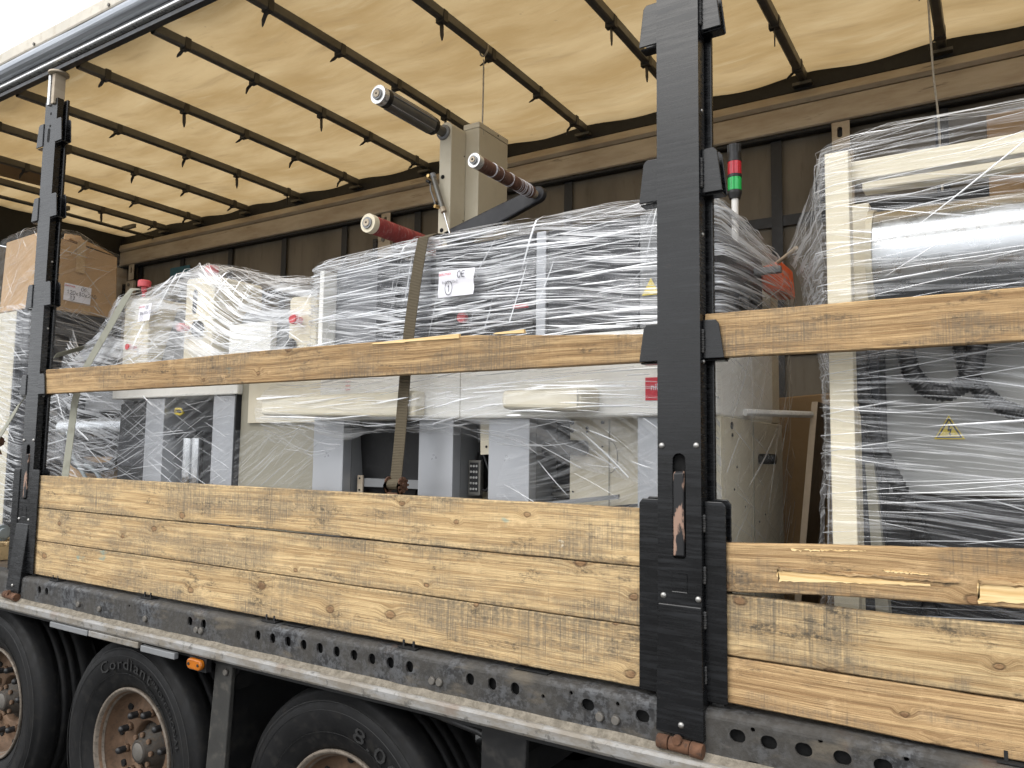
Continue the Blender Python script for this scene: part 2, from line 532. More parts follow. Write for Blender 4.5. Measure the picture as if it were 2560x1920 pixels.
    film('film_clear', .24, .014, R(3), 60.0, .18)
    film('film_loose', .42, .025, R(12), 46.0)
    film('film_thin', .12, .010, R(-24), 50.0, .30)
    film('film_white', .20, .012, R(3), 60.0, .8)
    film('film_sheen', .62, .06, R(14), 55.0, .85)  # left machine: strong white sheen put into the film's opacity
    t = NT('film_fold')
    sx = t.n.new('ShaderNodeSeparateXYZ')
    t.link(t.coord('UV'), sx.inputs[0])
    e = t.math('MULTIPLY', t.ramp(sx.outputs[1], 0, .22), t.ramp(sx.outputs[1], .78, 1.0, 1, 0))
    fac = t.math('MULTIPLY', t.math('MULTIPLY', sx.outputs[0], e), .85)
    gl = t.shader('Glossy', Color=(.96, .97, .98), Roughness=.25)
    df = t.shader('Diffuse', Color=(.88, .90, .93))
    tl = t.shader('Translucent', Color=(.80, .82, .85))
    tr = t.shader('Transparent', Color=(.97, .97, .975))
    t.done(t.mixs(fac, tr, t.mixs(.62, gl, t.mixs(.25, df, tl))))

    # --- yard surface
    t = NT('asphalt')
    o = t.coord('Object')
    n1 = t.noise(o, .6, 6, .6)
    n2 = t.noise(o, 90, 4, .7)
    base = t.mix(t.ramp(n1, .3, .7), (.06, .059, .057), (.095, .093, .089))
    base = t.mix(t.ramp(n2, .5, .65, 0, .5), base, (.14, .137, .13))
    t.done(t.principled(base, .9, 0, t.bump(n2, .5, .01), .3))


make_materials()
M = MATS

# ------------------------------------------------------------------ building helpers
ORG = {}


def tag(o, label=None, cat=None, group=None, kind=None):
    if label:
        o['label'] = label
    if cat:
        o['category'] = cat
    if group:
        o['group'] = group
    if kind:
        o['kind'] = kind
    return o


def thing(name, loc, label=None, cat=None, group=None, parent=None):
    o = bpy.data.objects.new(name, None)
    o.empty_display_size = .1
    col.objects.link(o)
    loc = Vector(loc)
    ORG[o.name] = loc
    if parent:
        o.parent = parent
        o.location = loc - ORG[parent.name]
    else:
        o.location = loc
    return tag(o, label, cat, group)


class MB:
    """Collects shapes in world coordinates; build() links them as one mesh object."""

    def __init__(self):
        self.v, self.f, self.uv = [], [], None
        self.sm = []

    def add(self, vs, fs, smooth=False):
        b = len(self.v)
        self.v += [Vector(p) for p in vs]
        self.f += [tuple(i + b for i in f) for f in fs]
        self.sm += [smooth] * len(fs)
        return self

    def box(self, x0, x1, y0, y1, z0, z1):
        vs = [(x, y, z) for z in (z0, z1) for y in (y0, y1) for x in (x0, x1)]
        return self.add(vs, [(0, 2, 3, 1), (4, 5, 7, 6), (0, 1, 5, 4), (2, 6, 7, 3), (0, 4, 6, 2), (1, 3, 7, 5)])

    def hexa(self, p):
        """8 points: bottom ring 0-3 counter-clockwise from above, top ring 4-7"""
        return self.add(p, [(3, 2, 1, 0), (4, 5, 6, 7), (0, 1, 5, 4), (1, 2, 6, 5), (2, 3, 7, 6), (3, 0, 4, 7)])

    def cyl(self, p0, p1, r0, r1=None, n=16, caps=True):
        p0, p1 = Vector(p0), Vector(p1)
        r1 = r0 if r1 is None else r1
        a = (p1 - p0).normalized()
        s = a.orthogonal().normalized()
        t = a.cross(s)
        vs = []
        for p, r in ((p0, r0), (p1, r1)):
            for i in range(n):
                w = 2 * math.pi * i / n
                vs.append(p + s * (r * math.cos(w)) + t * (r * math.sin(w)))
        self.add(vs, [(i, (i + 1) % n, n + (i + 1) % n, n + i) for i in range(n)], True)
        if caps:
            self.add(vs[:n][::-1], [tuple(range(n))])
            self.add(vs[n:], [tuple(range(n))])
        return self

    def tube(self, pts, r, n=8, caps=True, rf=None):
        pts = [Vector(p) for p in pts]
        m = len(pts)
        vs = []
        a0 = (pts[1] - pts[0]).normalized()
        s = a0.orthogonal().normalized()
        for k, p in enumerate(pts):
            d = (pts[min(k + 1, m - 1)] - pts[max(k - 1, 0)]).normalized()
            s = (s - d * s.dot(d)).normalized()
            t = d.cross(s)
            rr = rf(k / (m - 1)) if rf else r
            for i in range(n):
                w = 2 * math.pi * i / n
                vs.append(p + s * (rr * math.cos(w)) + t * (rr * math.sin(w)))
        fs = [(k * n + i, k * n + (i + 1) % n, (k + 1) * n + (i + 1) % n, (k + 1) * n + i) for k in range(m - 1) for i in range(n)]
        self.add(vs, fs, True)
        if caps:
            self.add(vs[:n][::-1], [tuple(range(n))])
            self.add(vs[-n:], [tuple(range(n))])
        return self

    def lathe_y(self, c, prof, n=48, smooth=True):
        """profile [(r, y)] spun round the Y axis through c"""
        cx, cy, cz = c
        m = len(prof)
        vs = []
        for i in range(n):
            w = 2 * math.pi * i / n
            for r, y in prof:
                vs.append((cx + r * math.cos(w), cy + y, cz + r * math.sin(w)))
        fs = [(i * m + j, i * m + j + 1, ((i + 1) % n) * m + j + 1, ((i + 1) % n) * m + j) for i in range(n) for j in range(m - 1)]
        return self.add(vs, fs, smooth)

    def prism_x(self, prof, x0, x1, closed=True, nseg=1):
        """profile [(y, z)] extruded along X"""
        m = len(prof)
        vs = [(x0 + (x1 - x0) * k / nseg, y, z) for k in range(nseg + 1) for y, z in prof]
        rng = range(m if closed else m - 1)
        fs = [(k * m + j, k * m + (j + 1) % m, (k + 1) * m + (j + 1) % m, (k + 1) * m + j) for k in range(nseg) for j in rng]
        self.add(vs, fs)
        if closed:
            self.add(vs[:m][::-1], [tuple(range(m))])
            self.add(vs[-m:], [tuple(range(m))])
        return self

    def prism_y(self, prof, y0, y1):
        """profile [(x, z)] extruded along Y"""
        m = len(prof)
        vs = [(x, y, z) for y in (y0, y1) for x, z in prof]
        self.add(vs, [(j, (j + 1) % m, m + (j + 1) % m, m + j) for j in range(m)])
        self.add([vs[j] for j in range(m)][::-1], [tuple(range(m))])
        self.add(vs[m:], [tuple(range(m))])
        return self

    def plate_holes(self, x0, x1, z0, z1, y0, y1, holes, n=20):
        """plate in XZ, thickness y0..y1, with real slotted holes (cx, cz, half w, half h) sorted by cx"""
        holes = sorted(holes)
        cur = x0
        for i, (cx, cz, hw, hh) in enumerate(holes):
            nxt = holes[i + 1] if i + 1 < len(holes) else None
            right = x1 if nxt is None else min((cx + hw + nxt[0] - nxt[2]) / 2, cx + hw + .03)
            left = max(cur, cx - hw - .03)
            if left > cur + 1e-5:
                self._q(cur, left, z0, z1, y0, y1)
            if nxt is None:
                right = min(x1, cx + hw + .03)
            out, inn = [], []
            rr = min(hw, hh)
            for k in range(n):
                w = 2 * math.pi * (k + .5) / n
                c, s = math.cos(w), math.sin(w)
                inn.append((cx + math.copysign(hw - rr, c) + rr * c, cz + math.copysign(hh - rr, s) + rr * s))
                tx = ((right - cx) if c > 0 else (cx - left)) / max(abs(c), 1e-6)
                tz = ((z1 - cz) if s > 0 else (cz - z0)) / max(abs(s), 1e-6)
                tt = min(tx, tz)
                out.append((cx + c * tt, cz + s * tt))
            vs = [(p[0], y0, p[1]) for p in out] + [(p[0], y0, p[1]) for p in inn] + [(p[0], y1, p[1]) for p in inn]
            fs = []
            for k in range(n):
                k2 = (k + 1) % n
                fs.append((k, k2, n + k2, n + k))
                fs.append((n + k, n + k2, 2 * n + k2, 2 * n + k))
            self.add(vs, fs)
            corner = [(right, z1), (left, z1), (left, z0), (right, z0)]
            for ci, (px, pz) in enumerate(corner):
                ks = [k for k in range(n) if ((math.cos(2 * math.pi * (k + .5) / n) > 0) == (ci in (0, 3))) and ((math.sin(2 * math.pi * (k + .5) / n) > 0) == (ci in (0, 1)))]
                for k in range(n):
                    k2 = (k + 1) % n
                    a, b = out[k], out[k2]
                    onv = abs(a[0] - px) < 1e-6 and abs(b[1] - pz) < 1e-6
                    onv2 = abs(b[0] - px) < 1e-6 and abs(a[1] - pz) < 1e-6
                    if (onv or onv2) and not (abs(a[0] - b[0]) < 1e-6 or abs(a[1] - b[1]) < 1e-6):
                        self.add([(a[0], y0, a[1]), (px, y0, pz), (b[0], y0, b[1])], [(0, 1, 2)])
            cur = right
        if cur < x1 - 1e-5:
            self._q(cur, x1, z0, z1, y0, y1)
        return self

    def _q(self, xa, xb, z0, z1, y0, y1):
        self.add([(xa, y0, z0), (xb, y0, z0), (xb, y0, z1), (xa, y0, z1)], [(0, 1, 2, 3)])

    def mesh(self, name, origin=None):
        me = bpy.data.meshes.new(name)
        o = Vector(origin) if origin is not None else Vector((0, 0, 0))
        me.from_pydata([tuple(p - o) for p in self.v], [], self.f)
        me.polygons.foreach_set('use_smooth', self.sm)
        if self.uv:
            lay = me.uv_layers.new(name='UVMap')
            for lp in me.loops:
                lay.data[lp.index].uv = self.uv[lp.vertex_index]
        return me

    def build(self, name, mat, parent=None, bevel=0.0, seg=2, kind=None, weld=True, origin=None):
        if origin is None:
            xs = [p.x for p in self.v]
            ys = [p.y for p in self.v]
            zs = [p.z for p in self.v]
            origin = Vector(((min(xs) + max(xs)) / 2, (min(ys) + max(ys)) / 2, (min(zs) + max(zs)) / 2))
        me = self.mesh(name, origin)
        if weld and not self.uv:
            bm = bmesh.new()
            bm.from_mesh(me)
            bmesh.ops.remove_doubles(bm, verts=bm.verts, dist=1e-5)
            bmesh.ops.recalc_face_normals(bm, faces=bm.faces)
            bm.to_mesh(me)
            bm.free()
        me.materials.append(M[mat])
        o = bpy.data.objects.new(name, me)
        col.objects.link(o)
        ORG[o.name] = Vector(origin)
        if parent is not None:
            o.parent = parent
            o.location = Vector(origin) - ORG[parent.name]
        else:
            o.location = origin
        if bevel:
            b = o.modifiers.new('edge', 'BEVEL')
            b.width = bevel
            b.segments = seg
            b.limit_method = 'ANGLE'
            b.angle_limit = R(40)
        if kind:
            o['kind'] = kind
        return o


def inst(name, me, parent, loc, rot=None, scale=None):
    """another object sharing mesh data, placed at world loc"""
    o = bpy.data.objects.new(name, me)
    col.objects.link(o)
    o.parent = parent
    o.location = Vector(loc) - ORG[parent.name]
    if rot:
        o.rotation_euler = rot
    if scale:
        o.scale = scale
    ORG[o.name] = Vector(loc)
    return o


def finish(me, mat):
    bm = bmesh.new()
    bm.from_mesh(me)
    bmesh.ops.remove_doubles(bm, verts=bm.verts, dist=1e-5)
    bmesh.ops.recalc_face_normals(bm, faces=bm.faces)
    bm.to_mesh(me)
    bm.free()
    me.materials.append(M[mat])
    return me


def text_shapes(body, size, extrude=.0):
    """letters as (vertices, faces) in the XY plane, centred"""
    cu = bpy.data.curves.new('lettering', 'FONT')
    cu.body = body
    cu.size = size
    cu.extrude = extrude
    cu.resolution_u = 2
    cu.align_x = 'CENTER'
    cu.align_y = 'CENTER'
    ob = bpy.data.objects.new('lettering_source', cu)
    col.objects.link(ob)
    dg = bpy.context.evaluated_depsgraph_get()
    me = bpy.data.meshes.new_from_object(ob.evaluated_get(dg))
    vs = [v.co.copy() for v in me.vertices]
    fs = [tuple(p.vertices) for p in me.polygons]
    bpy.data.meshes.remove(me)
    bpy.data.objects.remove(ob)
    bpy.data.curves.remove(cu)
    return vs, fs


STROKES = {
    '0': [[(0, .5), (.1, .9), (.35, 1), (.55, .8), (.6, .4), (.45, .05), (.2, 0), (.03, .2), (0, .5)]],
    '1': [[(.2, .75), (.35, 1), (.35, 0)]],
    '2': [[(.02, .75), (.2, 1), (.5, .95), (.55, .65), (.3, .3), (0, 0), (.6, .02)]],
    '8': [[(.5, .85), (.25, 1), (.08, .8), (.25, .55), (.52, .3), (.35, 0), (.08, .1), (.12, .35), (.45, .65), (.5, .85)]],
    'x': [[(0, .6), (.5, 0)], [(.5, .65), (.02, 0)]],
    'O': [[(.35, 1), (.08, .8), (0, .4), (.2, 0), (.5, .05), (.65, .5), (.5, .95), (.3, 1)]],
    'E': [[(.55, .95), (.1, .9), (.0, .5), (.1, .05), (.55, .05)], [(.02, .5), (.45, .55)]],
    '@': [[(.5 + .46 * math.cos(a * .5236), .5 + .72 * math.sin(a * .5236)) for a in range(13)]],
}


def handwriting(mb, body, org, ux, uz, nrm, h, w=.0028, adv=.8):
    """pen strokes as thin flat ribbons on a sheet; ux, uz are the sheet's axes"""
    org, ux, uz, nrm = Vector(org), Vector(ux), Vector(uz), Vector(nrm)
    x = 0
    for ch in body:
        for st in STROKES.get(ch, []):
            pts = [org + ux * ((x + a) * h) + uz * (b * h) for a, b in st]
            for a, b in zip(pts[:-1], pts[1:]):
                d = (b - a)
                s = d.cross(nrm).normalized() * (w / 2)
                e = d.normalized() * (w / 2)
                mb.add([a - e - s, b + e - s, b + e + s, a - e + s], [(0, 1, 2, 3)])
        x += adv
    return mb


# ---- stretch film surfaces
def surf(ctrl):
    """smooth surface through a control net (rows bottom to top, columns along the wrap)"""
    nr, nc = len(ctrl), len(ctrl[0])
    C = [[Vector(p) for p in row] for row in ctrl]

    def knots(lines):
        """parameter of each control line by the length of film between them"""
        k = [0.0]
        n = len(lines[0])
        for i in range(n - 1):
            k.append(k[-1] + max(1e-4, sum((l[i + 1] - l[i]).length for l in lines) / len(lines)))
        return [x / k[-1] for x in k]

    ku = knots(C)
    kv = knots([[C[r][c] for r in range(nr)] for c in range(nc)])

    def cr(p, t, kn):
        n = len(p)
        k = 0
        while k < n - 2 and t > kn[k + 1]:
            k += 1
        h = kn[k + 1] - kn[k]
        s = min(1.0, max(0.0, (t - kn[k]) / h))
        p0, p1, p2, p3 = p[max(k - 1, 0)], p[k], p[k + 1], p[min(k + 2, n - 1)]
        # tight spline: film is straight between the corners that hold it
        d = p2 - p1
        if k > 0:
            m1 = ((p2 - p0) / (kn[k + 1] - kn[k - 1]) * h).lerp(d, .75)
        else:
            m1 = d
        if k < n - 2:
            m2 = ((p3 - p1) / (kn[k + 2] - kn[k]) * h).lerp(d, .75)
        else:
            m2 = d
        s2, s3 = s * s, s * s * s
        return p1 * (2 * s3 - 3 * s2 + 1) + m1 * (s3 - 2 * s2 + s) + p2 * (-2 * s3 + 3 * s2) + m2 * (s3 - s2)

    def P(u, v):
        return cr([cr(row, u, ku) for row in C], v, kv)
    return P


def film(parent, ctrl, nu=60, nv=30, amp=.006, mat='film_tight', seed=1, folds=120, angs=((0, .08, 1.0),), flen=(.15, .7), fw=(.0010, .0040), bias=None, name='stretch_film', strands=()):
    rng = random.Random(seed)
    P = surf(ctrl)
    Lu = sum((P((i + 1) / 12, .5) - P(i / 12, .5)).length for i in range(12))
    Lv = sum((P(.5, (i + 1) / 12) - P(.5, i / 12)).length for i in range(12))

    def N(u, v):
        e = .01
        a = P(min(u + e, 1), v) - P(max(u - e, 0), v)
        b = P(u, min(v + e, 1)) - P(u, max(v - e, 0))
        n = a.cross(b)
        return n.normalized() if n.length > 1e-9 else Vector((0, -1, 0))

    def Q(u, v):
        p = P(u, v)
        q = noise.noise(Vector((u * Lu * 2.2 + seed * 7.1, v * Lv * 22, seed))) * .6
        q += noise.noise(Vector((u * Lu * 6 + seed, v * Lv * 9 + 3, seed * 2.3))) * .9
        q += noise.noise(Vector((u * Lu * 26 + seed, v * Lv * 30 + 3, seed * 1.3))) * .35
        return p + N(u, v) * (amp * q)
    mb = MB()
    vs, uv = [], []
    for j in range(nv + 1):
        for i in range(nu + 1):
            u, v = i / nu, j / nv
            vs.append(Q(u, v))
            uv.append((u * Lu + seed * 3.7, v * Lv + seed * 1.9))
    fs = [(j * (nu + 1) + i, j * (nu + 1) + i + 1, (j + 1) * (nu + 1) + i + 1, (j + 1) * (nu + 1) + i) for j in range(nv) for i in range(nu)]
    mb.add(vs, fs, True)
    mb.uv = uv
    sheet = mb.build(name, mat, parent)
    if folds:
        fb = MB()
        fuv = []
        tot = sum(a[2] for a in angs)
        for _ in range(folds):
            r = rng.random() * tot
            for am, asd, wgt in angs:
                r -= wgt
                if r <= 0:
                    break
            L = rng.uniform(*flen) * rng.uniform(.5, 1)
            u0, v0 = rng.random(), rng.random()
            ang = am + asd * 2.4 * noise.noise(Vector((u0 * Lu * 2.6 + am * 9, v0 * Lv * 2.6, seed * 3.1))) + rng.gauss(0, asd * .28)
            if bias:
                v0 = bias(u0, v0, rng)
            du, dv = math.cos(ang) * L / Lu, math.sin(ang) * L / Lv
            cv = rng.gauss(0, .008)
            w = (fw[0] + (fw[1] - fw[0]) * rng.random() ** 1.5) * .95 * (1.0 if rng.random() < .94 else 2.0)
            off = rng.uniform(.003, .009) + amp * .8
            ns = 9
            row = []
            if _ < len(strands):
                (ua, va), (ub, vb), w = strands[_]
                u0, v0, du, dv, cv = (ua + ub) / 2, (va + vb) / 2, ub - ua, vb - va, 0
            for k in range(ns):
                s = k / (ns - 1)
                u = u0 + du * (s - .5)
                v = v0 + dv * (s - .5) + cv * math.sin(s * math.pi) / Lv * L
                if u < 0 or u > 1 or v < 0 or v > 1:
                    continue
                p = P(u, v) + N(u, v) * off
                ww = w * (math.sin(s * math.pi) ** .7 * .92 + .08)
                row.append((p, N(u, v), ww, s))
            if len(row) < 4:
                continue
            vv, ff = [], []
            op = rng.uniform(.30, 1.0)
            for k, (p, n, ww, s_) in enumerate(row):
                d = row[min(k + 1, len(row) - 1)][0] - row[max(k - 1, 0)][0]
                if d.length < 1e-9:
                    d = Vector((1, 0, 0))
                s = n.cross(d.normalized()).normalized() * ww
                # a fold is a small ridge, not a flat strip
                vv += [p - s, p + n * (ww * .7), p + s]
                fuv += [(op, s_)] * 3
            for k in range(len(row) - 1):
                a = k * 3
                ff += [(a, a + 1, a + 4, a + 3), (a + 1, a + 2, a + 5, a + 4)]
            fb.add(vv, ff, True)
        if fb.v:
            fb.uv = fuv
            fo = fb.build('film_fold', 'film_fold', sheet, weld=False)
            fo['kind'] = 'stuff'
    return sheet

# ------------------------------------------------------------------ ground
g = MB()
g.add([(-300, -300, 0), (300, -300, 0), (300, 300, 0), (-300, 300, 0)], [(0, 1, 2, 3)])
tag(g.build('ground', 'asphalt', origin=(0, 0, 0)), kind='structure')

# ------------------------------------------------------------------ semi-trailer
X0, X1 = -6.55, 6.9            # headboard, rear frame
YF = 2.28                      # far curtain
trailer = thing('semi_trailer', (0, 1.1, 0), 'curtain sided semi trailer with open side, black pillars, tan tarpaulin roof and rusty wheels', 'trailer')
rng = random.Random(4)

# roof tarpaulin: sagging sheet between the bows
BOWS = [-5.80, -5.27, -4.62, -3.97, -3.31, -2.62, -1.97, -1.32, -.64, .033, .704, 1.37, 2.04, 2.71, 3.38, 4.05, 4.72, 5.39, 6.06]
rb = MB()
nx, ny = 300, 44
vs = []
for j in range(ny + 1):
    for i in range(nx + 1):
        x = X0 + (X1 - X0) * i / nx
        y = .020 + (YF + .04) * j / ny
        near = min(abs(x - b) for b in BOWS)
        z = 4.064 + .012 * math.cos(min(near / .33, 1) * math.pi)
        z += .010 * noise.noise(Vector((x * 1.1, y * 5.5 + x * .5, 1.0))) + .006 * noise.noise(Vector((x * 3, y * 12, 4.0)))
        vs.append((x, y, z + .02))
rb.add(vs, [(j * (nx + 1) + i, j * (nx + 1) + i + 1, (j + 1) * (nx + 1) + i + 1, (j + 1) * (nx + 1) + i) for j in range(ny) for i in range(nx)], True)
rb.build('roof_tarp', 'roof_tarp', trailer)
# hem of the tarpaulin over the near rail
hem = MB().prism_x([(-.052, 4.188), (-.056, 4.196), (-.050, 4.262), (-.030, 4.270), (.03, 4.262), (.03, 4.256), (-.028, 4.262), (-.044, 4.255), (-.048, 4.19)], X0, X1, nseg=80)
for p in hem.v:
    p.y += .004 * noise.noise(Vector((p.x * 3, p.z * 4, 0)))
    p.z += .004 * noise.noise(Vector((p.x * 2, 3.0, p.z)))
hem_o = hem.build('tarp_hem', 'tarp_outside', trailer)
for k in range(14):
    xx = -4.35 + k * .74
    MB().cyl((xx, -.056, 4.205), (xx, -.062, 4.205), .009, n=8).build('eyelet', 'dull_bolt', hem_o)

# near roof rail: several drawn profiles one above the other
rail = thing('roof_rail', (0, 0, 4.03), parent=trailer)
MB().prism_x([(-.012, 4.028), (-.012, 4.048), (.0, 4.050), (.0, 4.062), (.022, 4.062), (.022, 4.028)], X0, X1).build('lower_channel', 'dark_alu', rail)
MB().prism_x([(-.022, 4.066), (-.030, 4.070), (-.030, 4.080), (-.022, 4.083), (.0, 4.083), (.0, 4.066)], X0, X1).build('bright_edge', 'bright_edge', rail)
MB().prism_x([(.004, 4.085), (-.004, 4.118), (.01, 4.122), (.03, 4.122), (.03, 4.085)], X0, X1).build('recess', 'dark_alu', rail)
MB().prism_x([(-.004, 4.124), (-.022, 4.130), (-.038, 4.142), (-.047, 4.158), (-.051, 4.176), (-.050, 4.187), (.04, 4.187), (.04, 4.124)], X0, X1).build('cover_band', 'brushed_alu', rail)

# roof bows with plastic clips that hold the tarpaulin
clip_mb = MB().box(-.0255, .0255, -.016, .016, -.033, .026)
clip_me = finish(clip_mb.mesh('clip'), 'plastic_clip')


def tail_mesh(kind):
    mb = MB()
    if kind == 0:      # straight tail
        ps = [(0, 0, -.028), (0, 0, -.05), (.0, .002, -.09), (.0, .003, -.118)]
    elif kind == 1:    # hooked tail
        ps = [(0, 0, -.026), (-.022, -.004, -.032), (-.042, -.008, -.052), (-.05, -.01, -.082)]
    else:
        ps = [(0, 0, -.026), (-.016, -.012, -.036), (-.032, -.02, -.052), (-.046, -.026, -.062)]
    wd = [.008, .010, .0095, .003]
    for k in range(3):
        (a0, b0, c0), (a1, b1, c1) = ps[k], ps[k + 1]
        w0, w1, t = wd[k], wd[k + 1], .0022
        mb.hexa([(a0 - t, b0 - w0, c0), (a0 + t, b0 - w0, c0), (a0 + t, b0 + w0, c0), (a0 - t, b0 + w0, c0),
                 (a1 - t, b1 - w1, c1), (a1 + t, b1 - w1, c1), (a1 + t, b1 + w1, c1), (a1 - t, b1 + w1, c1)])
    return finish(mb.mesh('clip_tail'), 'plastic_clip')


tails = [tail_mesh(0), tail_mesh(1), tail_mesh(2)]
for bi, bx in enumerate(BOWS):
    mb = MB()
    prof = [(-.021, -.020), (-.013, -.027), (.013, -.027), (.021, -.020), (.024, .018), (.018, .024), (-.018, .024), (-.024, .018)]
    nseg = 24
    vs = []
    for k in range(nseg + 1):
        y = .035 + (2.20 - .035) * k / nseg
        arch = .012 * math.sin(math.pi * k / nseg)
        for a, b in prof:
            vs.append((bx + a, y, 4.052 + b + arch))
    m = len(prof)
    mb.add(vs, [(k * m + j, k * m + (j + 1) % m, (k + 1) * m + (j + 1) % m, (k + 1) * m + j) for k in range(nseg) for j in range(m)])
    # end shoes
    mb.box(bx - .05, bx + .05, 2.17, 2.235, 3.998, 4.014)
    bow = mb.build('roof_bow', 'bow_steel', trailer)
    for q in range(5):
        y = .22 + q * .46 + rng.uniform(-.03, .03)
        if y > 2.15:
            continue
        c = inst('clip', clip_me, bow, (bx, y, 4.056))
        inst('clip_tail', tails[(bi + q * 2 + rng.randrange(2)) % 3], bow, (bx + rng.uniform(-.004, .004), y, 4.054), (0, 0, rng.uniform(-.5, .5)))
# lower tube of the double bow at the front
dbl = MB().tube([(-5.98, .04, 3.98), (-5.98, 1.1, 3.995), (-5.98, 2.2, 3.98)], .016, 8)
for y in (.5, 1.3, 1.9):
    dbl.box(-5.99, -5.79, y - .012, y + .012, 3.975, 4.01)
dbl.build('front_cross_tube', 'bow_steel', trailer)
# torn brown patch lying on the tarpaulin near the front
MB().add([(-5.7, .1, 4.052), (-5.25, .1, 4.056), (-5.35, .9, 4.058), (-5.6, 1.1, 4.056)], [(0, 1, 2, 3)]).build('tarp_patch', 'cardboard_dark', trailer)

# far side: rail, valance beam, curtain with belts, pillars
MB().prism_x([(2.235, 3.975), (2.215, 3.985), (2.215, 4.045), (2.255, 4.045), (2.255, 4.15), (2.33, 4.15), (2.33, 3.975)], X0, X1).build('far_rail', 'chassis_paint', trailer)
MB().prism_x([(2.205, 3.905), (2.19, 3.925), (2.20, 3.972), (2.29, 3.974), (2.29, 3.905)], X0, X1).build('valance_lip', 'valance_alu', trailer)
MB().prism_x([(2.212, 3.762), (2.204, 3.770), (2.206, 3.898), (2.216, 3.903), (2.27, 3.903), (2.27, 3.762)], X0, X1).build('valance_board', 'valance_alu', trailer)
MB().prism_x([(2.228, 3.738), (2.222, 3.745), (2.222, 3.758), (2.27, 3.758), (2.27, 3.738)], X0, X1).build('valance_seal', 'chassis_paint', trailer)
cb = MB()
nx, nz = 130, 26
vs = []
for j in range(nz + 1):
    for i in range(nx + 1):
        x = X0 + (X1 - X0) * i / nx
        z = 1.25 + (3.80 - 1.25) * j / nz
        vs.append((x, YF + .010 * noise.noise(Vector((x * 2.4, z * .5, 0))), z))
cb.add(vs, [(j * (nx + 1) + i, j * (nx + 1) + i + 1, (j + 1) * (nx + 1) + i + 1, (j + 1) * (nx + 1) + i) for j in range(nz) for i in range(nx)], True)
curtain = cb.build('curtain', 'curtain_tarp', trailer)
for bx in (-6.25, -5.58, -4.88, -4.18, -3.48, -2.73, -2.08, -1.46, -.80, -.13, .69, 1.45, 2.2, 2.95, 3.7, 4.4, 5.1, 5.8):
    MB().box(bx - .030, bx + .030, YF - .024, YF - .020, 1.27, 3.76).build('curtain_belt', 'dark_machine', curtain)
for bz in (3.275, 2.55, 1.85):
    MB().box(X0, X1, YF - .019, YF - .016, bz - .030, bz + .030).build('curtain_belt', 'dark_machine', curtain)
for fx in (.222, -2.99, -6.30, 3.7):
    fp = thing('far_pillar', (fx, 2.2, 1.3), parent=trailer)
    MB().plate_holes(fx - .045, fx + .045, 3.60, 3.752, 2.195, 2.215, [(fx - .005, 3.695, .013, .030)]).build('slotted_head', 'valance_alu', fp)
    MB().box(fx - .042, fx + .042, 2.216, 2.226, 3.60, 3.75).build('back_plate', 'chassis_paint', fp)
    MB().box(fx - .062, fx + .062, 2.180, 2.214, 1.28, 3.585).build('post', 'valance_alu', fp, .004)
    MB().cyl((fx - .006, 2.181, 3.545), (fx - .006, 2.172, 3.545), .017, n=12).build('bolt', 'dull_bolt', fp)
    MB().box(fx - .105, fx - .066, 2.17, 2.215, 3.33, 3.56).build('bracket', 'black_steel', fp, .004)
    MB().box(fx - .14, fx - .107, 2.17, 2.215, 3.29, 3.47).build('bracket', 'black_steel', fp, .004)
MB().box(-5.75, -5.45, YF - .029, YF - .025, 3.55, 3.66).build('curtain_patch', 'blue_patch', curtain)

# headboard at the front and rear frame
hb = thing('headboard', (X0, 1.1, 1.3), parent=trailer)
for k in range(9):
    y0 = -.02 + k * .255
    MB().box(X0 - .03, X0, y0, y0 + .249, 1.27, 3.72).build('headboard_plank', 'head_panel', hb, .004)
MB().box(X0 - .06, X0 + .02, -.04, 2.33, 3.74, 4.20).build('header_beam', 'chassis_paint', hb)
MB().box(X0 - .06, X0 + .05, 2.16, 2.27, 1.27, 3.74).build('corner_post', 'valance_alu', hb)
MB().box(X0 - .06, X0 + .05, -.05, .06, 1.27, 4.0).build('corner_post', 'black_steel', hb)
for z in (3.4, 3.5):
    MB().cyl((X0 + .05, 2.215, z - .6), (X0 + .056, 2.215, z - .6), .014, n=10).build('post_hole', 'black_void', hb)
rear = thing('rear_frame', (X1, 1.1, 1.3), parent=trailer)
MB().box(X1, X1 + .05, -.04, 1.13, 1.2, 4.05).build('rear_door', 'head_panel', rear, .004)
MB().box(X1, X1 + .05, 1.14, 2.29, 1.2, 4.05).build('rear_door', 'head_panel', rear, .004)

# deck and side rail
MB().box(X0, X1, .055, 2.27, 1.235, 1.275).build('deck_floor', 'floor_ply', trailer)
holes = []
for hx in (-3.90, -3.83, -3.23, -3.16, -2.01, -1.92, -1.585, -1.50, -1.415, -1.33, -1.245, -1.16, -1.075, -.99, -.905, -.82, -.57, -.485, -.40):
    holes.append((hx, 1.241, .016, .019))
for hx in (-.15, .02, .285, .365, .45, .54, .63, .72, .81, 1.2, 1.28, 1.36, 1.7, 1.78, 2.4, 2.48, 3.0, 3.08):
    holes.append((hx, 1.238, .021, .017))
for hx, hz in ((-2.45, 1.253), (-.30, 1.236), (-.205, 1.262), (-.055, 1.258), (.325, 1.262), (.40, 1.205), (.490, 1.268), (.585, 1.205), (.68, 1.266)):
    holes.append((hx, hz, .006, .006))
holes = [h for h in holes if not (h[0] in (.40, .585))]
sr = MB()
